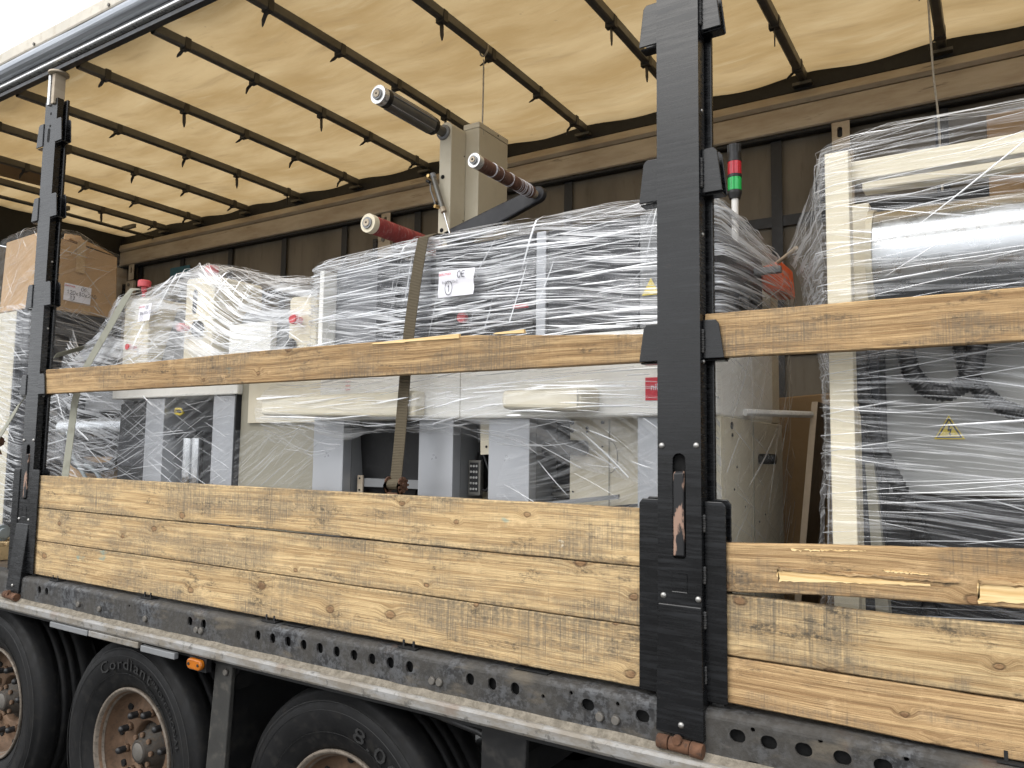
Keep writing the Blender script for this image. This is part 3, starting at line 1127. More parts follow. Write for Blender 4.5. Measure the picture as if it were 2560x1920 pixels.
# rolled top edge, then the pierced face, then a rib that turns out to the ledge
face_y = -.030
sr.prism_x([(.06, 1.292), (.0, 1.291), (-.012, 1.289), (-.022, 1.284), (-.028, 1.277), (face_y, 1.270)], X0, X1, closed=False, nseg=1)
sr.plate_holes(X0, X1, 1.178, 1.270, face_y, face_y + .008, holes)
siderail = sr.build('side_rail', 'dusty_steel', trailer)
MB().box(X0, X1, -.006, .0, 1.175, 1.275).build('rail_hole_backing', 'black_void', siderail)  # near-black sheet putting shade behind the pierced holes
ledge = MB().prism_x([(face_y - .001, 1.180), (-.036, 1.172), (-.049, 1.164), (-.052, 1.158), (-.048, 1.150), (face_y - .001, 1.150)], X0, X1, nseg=260)
for p in ledge.v:
    if p.z > 1.156:
        p.z += .004 * noise.noise(Vector((p.x * 9, p.y * 60, 0))) + .003 * noise.noise(Vector((p.x * 30, p.y * 60, 3)))
ledge.build('dust_ledge', 'road_dust', siderail)
lip = MB().prism_x([(-.050, 1.164), (-.058, 1.161), (-.064, 1.152), (-.063, 1.128), (-.057, 1.118), (-.040, 1.116), (-.040, 1.148)], X0, X1, nseg=60)
for p in lip.v:
    p.y += .0015 * noise.noise(Vector((p.x * 4, 0, 0)))
lip.build('rail_lip', 'lip_steel', siderail, .003)
MB().box(X0, X1, .0, .05, 1.085, 1.122).build('under_rail', 'chassis_paint', siderail)
bolt_me = finish(MB().cyl((0, 0, 0), (0, -.010, 0), .015, .011, n=10).mesh('bolt'), 'dull_bolt')
for bx in (-2.86, -2.68, -2.32, -1.96, -1.93, -.72, -.69, -.11, -.06, 1.0, 1.05, 2.1, 2.15):
    inst('bolt', bolt_me, siderail, (bx, face_y, 1.213))
# clips that hold the bottom board, standing on the rail top
for bx in (-3.14, -2.36, -1.55, -.85, .9, 1.9, 2.9):
    mb = MB()
    for dx in (-.022, .022):
        mb.box(bx + dx - .004, bx + dx + .004, -.002, .004, 1.29, 1.318)
    mb.box(bx - .040, bx + .040, -.012, .03, 1.2925, 1.2965)
    mb.build('board_stop', 'chassis_paint', siderail)
for bx in (-1.42, -.36, 1.5):
    MB().box(bx - .06, bx + .06, -.006, .05, 1.2925, 1.2945).build('lash_slot', 'black_void', siderail)
# aluminium lashing strips hung under the lip
for xa, xb, zt, m_ in ((-3.05, -2.72, 1.118, 'mid_grey'), (-2.71, -2.32, 1.120, 'lip_steel'), (-2.30, -2.06, 1.112, 'mid_grey')):
    mb = MB().box(xa, xb, -.062, -.040, zt - .030, zt - .004)
    mb.build('under_strip', m_, siderail, .003)


# ---- pillars
SOCK = ((1.305, 1.84), (2.235, 2.345), (2.71, 2.84), (3.195, 3.325), (3.615, 3.745))
rivet_me = finish(MB().lathe_y((0, 0, 0), [(.0085, 0), (.008, -.0025), (.005, -.005), (.0, -.0055)], 12).mesh('bolt'), 'bolt_metal')
rivet_x = finish(MB().cyl((0, 0, 0), (.004, 0, 0), .0062, .004, n=10).mesh('rivet'), 'bolt_metal')
hole_x = finish(MB().cyl((-.002, 0, 0), (.0008, 0, 0), .0046, n=8).mesh('drilled_hole'), 'black_void')  # black disc standing in for the dark of a drilled hole
weld_me = None
wm = MB()
for q in range(7):
    z = q * .0065
    wm.lathe_y((0, 0, z), [(.0, -.006), (.0045 + .0012 * (q % 2), -.003), (.005, .003)], 8)
weld_me = finish(wm.mesh('weld_bead'), 'dusty_steel')


def pillar(cx, top, yf=-.035, wr=.060):
    p = thing('pillar', (cx, 0, 1.2), parent=trailer)
    a, b = cx - .063, cx + .063
    yb = min(yf + .052, .024)
    # folded channel: face plate with the latch slot, sides and rear post
    mb = MB()
    zs_, hw_ = [1.681, 1.683, 1.688], .019
    zs_ += [1.70 + .03 * k for k in range(9)] + [1.952 + .019 * math.sin(R(15 * k)) for k in range(1, 7)]
    wz = [0.010, .016, .0188] + [hw_] * 9 + [max(.0005, .019 * math.cos(R(15 * k))) for k in range(1, 7)]
    for k in range(len(zs_) - 1):
        for s0, e0 in ((-1, a), (1, b)):
            q = [(e0, yf, zs_[k]), (cx + s0 * wz[k], yf, zs_[k]), (cx + s0 * wz[k + 1], yf, zs_[k + 1]), (e0, yf, zs_[k + 1])]
            mb.add(q, [(0, 1, 2, 3)])
            mb.add([q[1], q[2], (q[2][0], yf + .012, q[2][2]), (q[1][0], yf + .012, q[1][2])], [(0, 1, 2, 3)])
    mb._q(a, b, 1.552, zs_[0], yf, yf)
    mb._q(a, b, zs_[-1], 2.02, yf, yf)
    mb._q(a, b, 2.02, top, yf, yf)
    for x in (a, b):
        mb.add([(x, yf, 1.215), (x, yb, 1.215), (x, yb, top), (x, yf, top)], [(0, 1, 2, 3)])
    mb.add([(a, yf, top), (b, yf, top), (b, yb, top), (a, yb, top)], [(0, 1, 2, 3)])
    mb.build('face_channel', 'black_steel', p)
    MB().box(cx - .04, cx + .04, yf + .018, yf + .024, 1.60, 2.0).build('latch_recess', 'black_void', p)  # near-black plate paints the shade behind the latch slot
    MB().box(cx - .080, cx + .080, .034, .050, 1.245, top).build('rear_post', 'black_steel', p, .004)
    # lower cover plate, slightly splayed
    MB().hexa([(a - .004, min(yf - .008, -.043), 1.214), (b + .006, min(yf - .012, -.047), 1.206), (b + .006, yb - .004, 1.212), (a - .004, yb - .004, 1.22),
               (a + .001, min(yf - .003, -.014), 1.556), (b - .001, min(yf - .003, -.014), 1.556), (b - .001, yb - .004, 1.556), (a + .001, yb - .004, 1.556)]).build('cover_plate', 'black_steel', p, .003)
    # base flanges and rusty hinge
    MB().box(b + .008, b + .042, .014, .020, 1.245, 1.32).build('base_flange', 'dusty_steel', p, .006)
    MB().box(a - .026, a - .006, .014, .020, 1.245, 1.32).build('base_flange', 'dusty_steel', p, .006)
    yh = yf
    yf = min(yf, -.035)
    hg = MB().cyl((cx - .060, yf - .011, 1.190), (cx - .028, yf - .011, 1.190), .019, n=14)
    hg.cyl((cx - .026, yf - .011, 1.189), (cx + .032, yf - .011, 1.187), .018, n=14)
    hg.cyl((cx + .034, yf - .012, 1.186), (cx + .068, yf - .012, 1.185), .020, n=14)
    hg.cyl((cx, yf - .017, 1.205), (cx, yf - .033, 1.205), .014, .012, n=14)
    hg.build('hinge', 'rust', p, .002)
    yf = yh
    # latch lever with chipped paint, leaning out of its slot
    MB().hexa([(cx - .016, yf - .006, 1.688), (cx + .015, yf - .006, 1.688), (cx + .015, yf + .008, 1.688), (cx - .016, yf + .008, 1.688),
               (cx - .016, yf - .006, 1.915), (cx + .015, yf - .006, 1.918), (cx + .015, yf + .008, 1.925), (cx - .016, yf + .008, 1.922)]).build('latch_lever', 'chipped_steel', p, .004)
    # pressed square
    MB().add([(cx - .022, yf - .0012, 1.59), (cx + .022, yf - .0012, 1.59), (cx + .022, yf - .0012, 1.642), (cx - .022, yf - .0012, 1.642),
              (cx - .017, yf + .003, 1.596), (cx + .017, yf + .003, 1.596), (cx + .017, yf + .003, 1.637), (cx - .017, yf + .003, 1.637)],
             [(0, 1, 5, 4), (1, 2, 6, 5), (2, 3, 7, 6), (3, 0, 4, 7)]).build('pressed_square', 'black_steel', p)
    for x, z in ((cx - .050, 1.992), (cx + .050, 1.993), (cx - .046, 1.578), (cx + .053, 1.577), (cx + .006, 1.241)):
        inst('bolt', rivet_me, p, (x, min(yf - .010, -.044) if z < 1.3 else yf - .001, z))
    # drilled row on the side facing the rear of the trailer
    z = 2.02
    k = 0
    while z < top - .12:
        if k % 7 == 4:
            inst('rivet', rivet_x, p, (b, yf + .027, z))
        else:
            inst('drilled_hole', hole_x, p, (b, yf + .027, z))
        z += .052
        k += 1
    # pockets for the boards
    for si, (z0, z1) in enumerate(SOCK):
        if z1 > top:
            continue
        for s in (-1, 1):
            e = cx + s * .063
            sl = 0.0 if si == 0 else .014
            wd = wr if s > 0 else .066
            sk = MB()
            for ya, yb, dz in ((-.0125, -.0065, 0.0), (.0365, .0425, .004)):
                pr = [(e, z0), (e + s * wd, z0), (e + s * (wd - sl), z1 + dz - .012), (e + s * (wd - sl - .010), z1 + dz), (e, z1 + dz)]
                if s < 0:
                    pr = pr[::-1]
                sk.prism_y(pr, ya, yb)
            if si > 0:
                sk.box(min(e, e + s * (wd - .002)), max(e, e + s * (wd - .002)), -.006, .036, z0 - .006, z0 - .001)
            sk.build('board_pocket', 'black_steel', p, .0025)
            zs = (z0 + .02, z1 - .07) if si else (z0 + .05, 1.50, 1.62, 1.76)
            for zz in zs:
                inst('weld_bead', weld_me, p, (e + s * .001, yf + .018, zz))
    # galvanised head that reaches up to the rail
    if top < 3.95:
        MB().box(cx - .030, cx - .008, -.02, .04, top - .03, 4.012).build('head_bar', 'bright_edge', p, .003)
        MB().box(cx + .012, cx + .040, -.02, .04, top - .03, 4.012).build('head_bar', 'valance_alu', p, .003)
        MB().box(cx - .008, cx + .012, .0, .03, top - .03, 4.006).build('head_core', 'black_steel', p)
        MB().cyl((cx + .02, .01, 4.012), (cx + .02, .01, 4.024), .052, n=18).build('head_disc', 'valance_alu', p)
        for zz in (top - .03, top - .10):
            MB().box(cx - .006, cx + .006, yf - .0012, yf + .001, zz - .055, zz - .042).build('drilled_hole', 'black_void', p)
        MB().prism_y([(cx - .010 + .012 * math.cos(w * .5236), top - .20 + math.copysign(.028, math.sin(w * .5236 + .001)) + .012 * math.sin(w * .5236)) for w in range(12)], yf - .0012, yf + .001).build('drilled_hole', 'black_void', p)
    return p


pillar(-3.476, 3.868, -.008, .072)
pillar(.132, 3.868)
pillar(3.69, 3.868)


# ---- wheels
def arc_text(mb, body, c, r, size, start, step_scale, y, ext=.002):
    """raised letters set round a tyre's side wall; start angle in degrees, clockwise"""
    ang = R(start)
    for ch in body:
        if ch == ' ':
            ang -= size * .5 * step_scale / r
            continue
        vs, fs = text_shapes(ch, size, ext)
        w = max(v.x for v in vs) - min(v.x for v in vs)
        ang -= (w * .5 + size * .08) * step_scale / r
        up = Vector((math.cos(ang), 0, math.sin(ang)))
        rt = Vector((math.sin(ang), 0, -math.cos(ang)))
        mb.add([Vector((c[0], y, c[2])) + up * (r + v.y) + rt * (v.x * step_scale) + Vector((0, -1, 0)) * v.z for v in vs], fs)
        ang -= (w * .5 + size * .08) * step_scale / r


TR = .535
nut_mb = MB().cyl((0, 0, 0), (0, -.022, 0), .019, .018, n=6)
nut_me = finish(nut_mb.mesh('wheel_nut'), 'rim_steel')
cap_mb = MB().lathe_y((0, -.02, 0), [(.0165, 0), (.0165, -.030), (.015, -.038), (.009, -.043), (.0, -.045)], 12)
cap_me = finish(cap_mb.mesh('nut_cap'), 'black_plastic')
hubnut_me = finish(MB().cyl((0, 0, 0), (0, -.014, 0), .012, n=6).mesh('hub_bolt'), 'rim_steel')
tyre_prof = [(.290, .075), (.300, .052), (.320, .040), (.350, .026), (.400, .012), (.440, .008), (.470, .012), (.492, .024), (.494, .028), (.512, .034), (.524, .046),
             (.533, .075), (.535, .100), (.535, .126), (.522, .128), (.522, .136), (.535, .138), (.535, .180), (.522, .182), (.522, .190), (.535, .192), (.535, .234), (.522, .236), (.522, .244),
             (.535, .246), (.535, .300), (.528, .330), (.505, .362), (.44, .378), (.34, .36), (.29, .32)]


def wheel(cx, near=True, text=None):
    w = thing('wheel', (cx, .24 if near else 2.0, TR), parent=trailer)
    y0 = .062
    fl = (lambda y: y0 + y) if near else (lambda y: 2.20 - y)
    prof = [(r, fl(y)) for r, y in tyre_prof]
    tyre = MB().lathe_y((cx, 0, TR), prof, 88).build('tyre', 'rubber', w)
    if not near:
        MB().lathe_y((cx, 0, TR), [(.295, fl(.06)), (.24, fl(.12)), (.0, fl(.12))], 40).build('rim', 'rim_steel', w)
        return w
    # grooves and letters on the side wall
    for r in (.372, .452, .485):
        MB().lathe_y((cx, 0, TR), [(r - .0015, y0 + .012 + (.385 - min(r, .385)) * .2), (r, y0 + .005 + abs(r - .44) * .16), (r + .0015, y0 + .012)], 88).build('side_ring', 'rubber_letter', w)
    if text:
        tb = MB()
        for body, r, size, st, stp, y in text:
            arc_text(tb, body, (cx, 0, TR), r, size, st, stp, y)
        tag(tb.build('tyre_lettering', 'rubber_letter', w, weld=False), kind='stuff')
    MB().lathe_y((cx, 0, TR), [(.268, y0 + .075), (.288, y0 + .040), (.298, y0 + .036), (.302, y0 + .044), (.296, y0 + .06), (.30, y0 + .075)], 64).build('rim_lip', 'rim_lip', w)
    rim = MB().lathe_y((cx, 0, TR), [(.290, y0 + .046), (.276, y0 + .056), (.266, y0 + .10), (.255, y0 + .135), (.225, y0 + .150), (.205, y0 + .142), (.130, y0 + .138), (.122, y0 + .146), (.118, y0 + .20)], 64).build('rim', 'rim_steel', w)
    hub = MB().lathe_y((cx, 0, TR), [(.118, y0 + .20), (.110, y0 + .17), (.085, y0 + .16), (.080, y0 + .11), (.056, y0 + .105), (.054, y0 + .085), (.048, y0 + .080), (.040, y0 + .080)], 40).build('hub', 'hub_dirt', w)
    MB().lathe_y((cx, 0, TR), [(.040, y0 + .080), (.036, y0 + .077), (.0, y0 + .076)], 24).build('hub_cap', 'dull_bolt', w)
    for k in range(10):
        an = 2 * math.pi * (k + .3) / 10
        px, pz = cx + .1675 * math.cos(an), TR + .1675 * math.sin(an)
        inst('wheel_nut', nut_me, w, (px, y0 + .139, pz))
        if (k * 7) % 10 != 3:
            inst('nut_cap', cap_me, w, (px, y0 + .139, pz))
    for k in range(8):
        an = 2 * math.pi * k / 8
        inst('hub_bolt', hubnut_me, w, (cx + .072 * math.cos(an), y0 + .108, TR + .072 * math.sin(an)))
    # ventilation holes in the disc
    for k in range(10):
        an = 2 * math.pi * (k + .8) / 10
        MB().cyl((cx + .236 * math.cos(an), y0 + .150, TR + .236 * math.sin(an)), (cx + .236 * math.cos(an), y0 + .138, TR + .236 * math.sin(an)), .017, n=12).build('vent_hole', 'black_void', w)
    return w


WX = (-3.90, -2.595, -1.25)
wheel(WX[0], True, None)
wheel(WX[1], True, [('Cordiant', .415, .075, 122, 1.35, .068), ('PROFESSIONAL', .418, .030, 62, 1.5, .068), ('385/65R22.5', .345, .018, 70, 1.3, .088)])
wheel(WX[2], True, [('8.00', .405, .075, 78, 1.7, .068)])
for x in WX:
    wheel(x, False)

# chassis: beams, axles, mudguards, flaps, marker lamp
for y in (.70, 1.48):
    mb = MB().box(X0 + .3, X1 - .2, y - .06, y + .06, .86, .88)
    mb.box(X0 + .3, X1 - .2, y - .006, y + .006, .88, 1.20)
    mb.box(X0 + .3, X1 - .2, y - .06, y + .06, 1.20, 1.22)
    mb.build('chassis_beam', 'chassis_paint', trailer)
for k in range(26):
    x = X0 + .25 + k * .52
    MB().box(x - .03, x + .03, .04, 2.2, 1.13, 1.232).build('cross_member', 'chassis_paint', trailer)
for x in WX:
    MB().cyl((x, .25, TR), (x, 1.98, TR), .065, n=14).build('axle', 'chassis_paint', trailer)
    MB().cyl((x + .1, .62, .60), (x + .1, .62, .95), .13, n=18).build('air_spring', 'rubber', trailer)
    MB().box(x - .55, x + .12, .58, .66, .50, .58).build('trailing_arm', 'chassis_paint', trailer)
mg = MB()
prof = [(-.44, .90), (-.46, .98), (-.50, 1.04), (-.58, 1.062), (-.80, 1.088), (-1.0, 1.102), (-1.2, 1.110), (-1.45, 1.108), (-1.68, 1.098), (-1.76, 1.085), (-1.80, 1.05), (-1.82, .98)]
inner = [(WX[2] + .02 + (x - WX[2] - .02) * .985, TR + (z - TR) * .985) for x, z in prof]
mg.prism_y(prof + inner[::-1], .04, .46)
# rolled outer edge
mgo = mg.build('mudguard', 'mud_plastic', trailer)
MB().tube([(x, .04, z - .004) for x, z in prof], .013, 8).build('rolled_edge', 'mud_plastic', mgo)
MB().hexa([(-1.955, .02, .35), (-1.83, .02, .35), (-1.83, .045, .35), (-1.955, .045, .35), (-1.87, .0, 1.09), (-1.765, .0, 1.09), (-1.765, .02, 1.09), (-1.87, .02, 1.09)]).build('mudguard_stay', 'mud_flap', trailer, .004)
inst('bolt', bolt_me, trailer, (-1.80, .0, 1.06))
MB().hexa([(-.56, .03, .35), (-.42, .03, .35), (-.42, .055, .35), (-.56, .055, .35), (-.55, .01, 1.09), (-.38, .01, 1.09), (-.38, .03, 1.09), (-.55, .03, 1.09)]).build('mudguard_stay', 'mud_plastic', trailer, .004)
MB().box(-1.90, -1.87, .06, .50, .35, 1.05).build('spray_flap', 'mud_plastic', trailer)
ml = MB()
pr = [(-1.925 + math.copysign(.026, math.cos(w * .3927 + .01)) + .022 * math.cos(w * .3927 + .01), 1.085 + .022 * math.sin(w * .3927 + .01)) for w in range(16)]
ml.prism_y(pr, -.066, -.044)
mlo = ml.build('marker_lamp', 'amber', trailer, .006)
MB().box(-1.98, -1.87, -.044, -.020, 1.055, 1.11).build('lamp_base', 'black_plastic', mlo)
for dx in (-.030, .030):
    MB().cyl((-1.925 + dx, -.066, 1.085), (-1.925 + dx, -.069, 1.085), .006, n=8).build('lamp_screw', 'black_plastic', mlo)
# dark far-side panels and box, added to keep the space under the deck dark
MB().box(X0 + .6, -4.8, 2.18, 2.22, .35, 1.1).build('dark_panel', 'chassis_paint', trailer)
MB().box(-.5, 5.2, 2.18, 2.22, .35, 1.1).build('dark_panel', 'chassis_paint', trailer)
MB().box(.1, 1.3, .95, 1.25, .45, 1.0).build('dark_box', 'chassis_paint', trailer, .01)
mb = MB().box(.35, 2.4, .45, .47, .98, 1.02).box(.35, 2.4, .45, .47, .80, .84)
mb.build('under_guard_bar', 'mid_grey', trailer)

# ------------------------------------------------------------------ side boards: loose planks dropped into the pillar pockets
def board(x0, x1, zb, zt, label, bow=0.0, sagl=None, seed=0, y0=0.0, th=.03, group='wooden side boards of the trailer', mat='board_wood'):
    """plank with slightly waney edges; zb / zt are functions of x or numbers"""
    n = 90
    zbf = zb if callable(zb) else (lambda x: zb)
    ztf = zt if callable(zt) else (lambda x: zt)
    mb = MB()
    nz = 6
    rings = []
    for k in range(n + 1):
        x = x0 + (x1 - x0) * k / n
        zb_, zt_ = zbf(x), ztf(x)
        zb_ += .0016 * noise.noise(Vector((x * 5, seed, 0))) + .0008 * noise.noise(Vector((x * 30, seed, 0)))
        zt_ += .0016 * noise.noise(Vector((x * 5, seed, 9))) + .0010 * noise.noise(Vector((x * 30, seed, 9)))
        yy = y0 + bow * math.sin(math.pi * k / n) + .002 * noise.noise(Vector((x * 1.5, seed, 3)))
        c = .003
        ring = [(x, yy + c, zb_), (x, yy, zb_ + c)]
        for j in range(1, nz):
            zz = zb_ + (zt_ - zb_) * j / nz
            ring.append((x, yy + .0007 * noise.noise(Vector((x * 8, zz * 60, seed))), zz))
        ring += [(x, yy, zt_ - c), (x, yy + c, zt_), (x, yy + th - c, zt_), (x, yy + th, zt_ - c), (x, yy + th, zb_ + c), (x, yy + th - c, zb_)]
        rings.append(ring)
    m = len(rings[0])
    vs = [p for r_ in rings for p in r_]
    mb.add(vs, [(k * m + j, k * m + (j + 1) % m, (k + 1) * m + (j + 1) % m, (k + 1) * m + j) for k in range(n) for j in range(m)])
    mb.add(rings[0][::-1], [tuple(range(m))])
    mb.add(rings[-1], [tuple(range(m))])
    o = mb.build('side_board', mat, None, origin=((x0 + x1) / 2, 0, (zbf((x0 + x1) / 2) + ztf((x0 + x1) / 2)) / 2))
    return tag(o, label, 'plank', group)


LB0, LB1 = -3.362, .066
board(LB0, LB1, 1.306, 1.4735, 'lowest plank of the three stacked between the two black pillars', seed=1)
board(LB0, LB1, 1.4765, 1.6410, 'middle plank of the three stacked between the two black pillars', seed=2, y0=.001)
board(LB0, LB1, lambda x: 1.6445 + .005 * math.exp(-((x + 1.5) / .5) ** 2), 1.8105, 'top plank of the three stacked between the two black pillars', seed=3, y0=-.001)


def mid_top(x):
    # upper edge broken away towards the right pocket
    t_ = 2.364 + .004 * math.sin(x * 3)
    if x > -.62:
        t_ -= (x + .62) * .070
    return t_


mid = board(-3.365, .058, 2.2365, mid_top, 'single narrow plank in front of the wrapped machines with its top edge broken off', seed=4, mat='board_brown')
for xa, xb, h in ((-.98, -.66, .010), (-1.06, -.9, .006), (-.52, -.40, .006)):
    mb = MB()
    mb.hexa([(xa, -.004, 2.356), (xb, -.004, 2.352), (xb, .012, 2.352), (xa, .012, 2.356), (xa + .01, -.003, 2.358 + h * .4), (xb, -.003, 2.358 + h), (xb, .006, 2.358 + h), (xa + .01, .006, 2.358 + h * .4)])
    mb.build('splinter', 'fresh_wood', mid)
RB0, RB1 = .198, 3.62
board(RB0, RB1, 2.2385, 2.364, 'single wide plank across the wrapped machine with the yellow warning triangle', seed=5, y0=.001, mat='board_brown')


def rt_b(x):
    return 1.598 + .036 * min(1, max(0, (x - .22) / .68)) + .012 * math.sin(min(1, max(0, (x - .3) / .5)) * 3.14) * .3


rtop = board(RB0, RB1, rt_b, lambda x: 1.728 + .036 * min(1, max(0, (x - .22) / .7)), 'splintered top plank below the yellow warning triangle, cracked pale along its face', seed=6, mat='board_brown')
# pale splinter scars: strips torn out of the face
def scar(x0, x1, zc, h0, h1, slope, seed, y0, y1, mat, nm):
    """ragged strip torn along the grain: blunt and splintered at one end, running out at the other"""
    rg_ = random.Random(seed)
    n = 36
    up, lo = [], []
    for k in range(n + 1):
        q = k / n
        x = x0 + (x1 - x0) * q
        h = h0 + (h1 - h0) * q ** .7
        z = zc + slope * (x - x0)
        jag = .0022 if k % 5 else .005
        up.append((x + rg_.uniform(-.002, .002), z + h * .45 + rg_.uniform(-jag, jag) * (1 - q * .6)))
        lo.append((x + rg_.uniform(-.002, .002), z - h * .55 + rg_.uniform(-jag, jag) * (1 - q * .6)))
    ends = [(x0 + rg_.uniform(-.004, .006), lo[0][1] + (up[0][1] - lo[0][1]) * j / 7) for j in range(1, 7)]
    mb = MB()
    m = n + 1
    vs = [(x, y0, z) for x, z in lo] + [(x, y0, z) for x, z in up]
    mb.add(vs, [(k, k + 1, m + k + 1, m + k) for k in range(n)])
    vs2 = [(x, y1, z) for x, z in lo] + [(x, y1, z) for x, z in up]
    mb.add(vs + vs2, [(k, k + 1, 2 * m + k + 1, 2 * m + k) for k in range(n)] + [(m + k, m + k + 1, 3 * m + k + 1, 3 * m + k) for k in range(n)])
    mb.add([(lo[0][0], y0, lo[0][1])] + [(x, y0, z) for x, z in ends] + [(up[0][0], y0, up[0][1])], [tuple(range(8))])
    return mb.build(nm, mat, rtop)


scar(.388, .74, 1.657, .030, .004, .030, 1, -.0012, .002, 'fresh_wood', 'splinter_scar')
scar(.838, 1.36, 1.664, .046, .006, .020, 2, -.0012, .002, 'fresh_wood', 'splinter_scar')
scar(.64, .74, 1.692, .006, .002, -.01, 3, -.0012, .002, 'fresh_wood', 'splinter_scar')
scar(.42, .60, 1.725, .004, .002, .06, 5, -.0012, .002, 'fresh_wood', 'splinter_scar')
scar(.390, .80, 1.6735, .0075, .003, .014, 6, -.0050, .001, 'board_brown', 'splinter_edge')
scar(.840, 1.30, 1.6880, .010, .004, .012, 7, -.0060, .001, 'board_brown', 'splinter_edge')
board(RB0, RB1, 1.432, lambda x: 1.5935 - .002 * max(0, x - .6) - .006 * math.exp(-((x - .62) / .2) ** 2), 'second plank below the splintered one, yellow with large knots', seed=7, y0=-.001)
board(RB0, RB1, lambda x: 1.309 - .010 * min(1, max(0, (x - .2) / .7)), lambda x: 1.4275, 'dark worn lowest plank beside the right black pillar', seed=8, mat='board_brown')

# ------------------------------------------------------------------ cargo
ZD = 1.276                      # deck level
H = ((0, .07, 1.0),)            # folds running along the wrap


def knob(parent, c, r=.030, up=True):
    x, y, z = c
    if up:
        k = MB()
        n = 24
        for (ra, za, rb_, zb_) in ((r * .45, z, r * .45, z + .026), (r, z + .026, r, z + .056), (r, z + .056, r * .86, z + .062)):
            k.cyl((x, y, za), (x, y, zb_), ra, rb_, n=n)
        k.cyl((x, y, z - .03), (x, y, z), .010, n=10)
    else:
        k = MB().cyl((x, y, z), (x, y - .03, z), r * .5, n=16).cyl((x, y - .03, z), (x, y - .052, z), r * .8, r * .7, n=16)
    return k.build('red_knob', 'red_knob', parent, .002, weld=False)


def paper_label(parent, o, ux, uz, nrm, w, h, lines, logo='BERSTNER', wave=.0, fade=False):
    """sheet of paper in its pocket: paper, printed logo, handwriting"""
    o, ux, uz, nrm = Vector(o), Vector(ux).normalized(), Vector(uz).normalized(), Vector(nrm).normalized()
    mb = MB()
    n = 12
    vs = []
    for j in range(n + 1):
        for i in range(n + 1):
            a, b = i / n, j / n
            bulge = wave * math.sin(b * 9.5 + a * 1.5) + wave * .6 * math.sin(a * 4 + 1)
            vs.append(o + ux * (w * a) + uz * (h * b) + nrm * bulge + ux * (wave * .8 * math.sin(b * 9.5) * (1 if i in (0, n) else 0)))
    mb.add(vs, [(j * (n + 1) + i, j * (n + 1) + i + 1, (j + 1) * (n + 1) + i + 1, (j + 1) * (n + 1) + i) for j in range(n) for i in range(n)], True)
    sheet = mb.build('paper_label', 'paper', parent)
    e = nrm * (.0015 + wave * 1.7)
    tv, tf = text_shapes(logo, h * .135)
    lg = MB()
    c = o + ux * (w * .20) + uz * (h * .86) + e
    lg.add([c + ux * (v.x * .92) + uz * v.y for v in tv], tf)
    lg.build('printed_logo', 'logo_red', sheet, weld=False)
    hw = MB()
    for body, a, b, hh, pen in lines:
        handwriting(hw, body, o + ux * (w * a) + uz * (h * b) + e, ux, uz, nrm, hh, pen)
    hw.build('handwriting', 'ink_grey' if fade else 'ink', sheet, weld=False)
    return sheet


# ---- carton on a dark machine, wrapped on its pallet (far left)
cp = thing('wrapped_pallet', (-4.75, .75, ZD), 'film wrapped pallet of a big brown carton on a dark crate behind the left pillar', 'pallet load')
cx0, cx1, cy0, cy1, cz0, cz1 = -4.95, -4.47, .45, 1.005, 2.875, 3.385
MB().hexa([(cx0, cy0, cz0), (cx1, cy0, cz0), (cx1, cy1, cz0), (cx0, cy1, cz0), (cx0 + .01, cy0 + .01, cz1 - .01), (cx1 - .004, cy0 + .004, cz1), (cx1 - .012, cy1 - .008, cz1 - .055), (cx0, cy1, cz1 - .02)]).build('carton', 'cardboard', cp, .006)
# flap lifted at the top
MB().hexa([(cx1 - .02, cy0 + .20, cz1 - .004), (cx1 - .008, cy0 + .20, cz1 - .004), (cx1 - .008, cy1 - .03, cz1 - .05), (cx1 - .02, cy1 - .03, cz1 - .05),
           (cx1 - .12, cy0 + .26, cz1 + .060), (cx1 - .112, cy0 + .26, cz1 + .064), (cx1 - .09, cy1 - .10, cz1 + .01), (cx1 - .098, cy1 - .10, cz1 + .006)]).build('carton_flap', 'cardboard_dark', cp)
MB().hexa([(cx1 - .03, cy0 + .17, cz1 - .01), (cx1 - .02, cy0 + .17, cz1 - .01), (cx1 - .02, cy0 + .33, cz1 - .02), (cx1 - .03, cy0 + .33, cz1 - .02),
           (cx1 - .08, cy0 + .20, cz1 + .045), (cx1 - .072, cy0 + .20, cz1 + .045), (cx1 - .06, cy0 + .30, cz1 + .05), (cx1 - .068, cy0 + .30, cz1 + .05)]).build('carton_flap', 'cardboard', cp)
for ya, yb, za, zb in ((.755, .815, 2.877, 2.925), (.70, .76, 3.16, 3.383)):
    MB().box(cx1 + .0005, cx1 + .002, ya, yb, za, zb).build('tape_strip', 'packing_tape', cp)
stamp = MB()
for k in range(6):
    a0, a1 = R(60 * k + 20), R(60 * k + 80)
    handwriting(stamp, '', (0, 0, 0), (0, 1, 0), (0, 0, 1), (1, 0, 0), .01)
    p0 = Vector((cx1 + .003, .545 + .045 * math.cos(a0), 3.20 + .045 * math.sin(a0)))
    p1 = Vector((cx1 + .003, .545 + .045 * math.cos(a1), 3.20 + .045 * math.sin(a1)))
    s = (p1 - p0).cross(Vector((1, 0, 0))).normalized() * .0018
    stamp.add([p0 - s, p1 - s, p1 + s, p0 + s], [(0, 1, 2, 3)])
tv, tf = text_shapes('22', .042)
stamp.add([Vector((cx1 + .003, .555 + v.x, 3.195 + v.y)) for v in tv], tf)
stamp.build('recycling_stamp', 'hardboard_face', cp, weld=False)
paper_label(cp, (cx1 + .006, .625, 2.955), (0, .99, -.035), (0, .03, 1), (1, 0, 0), .185, .118,
            [('OE', .62, .70, .026, .0026), ('120x80x210', .10, .40, .026, .0026), ('12', .26, .12, .020, .0022), ('@', .235, .09, .030, .0020)])
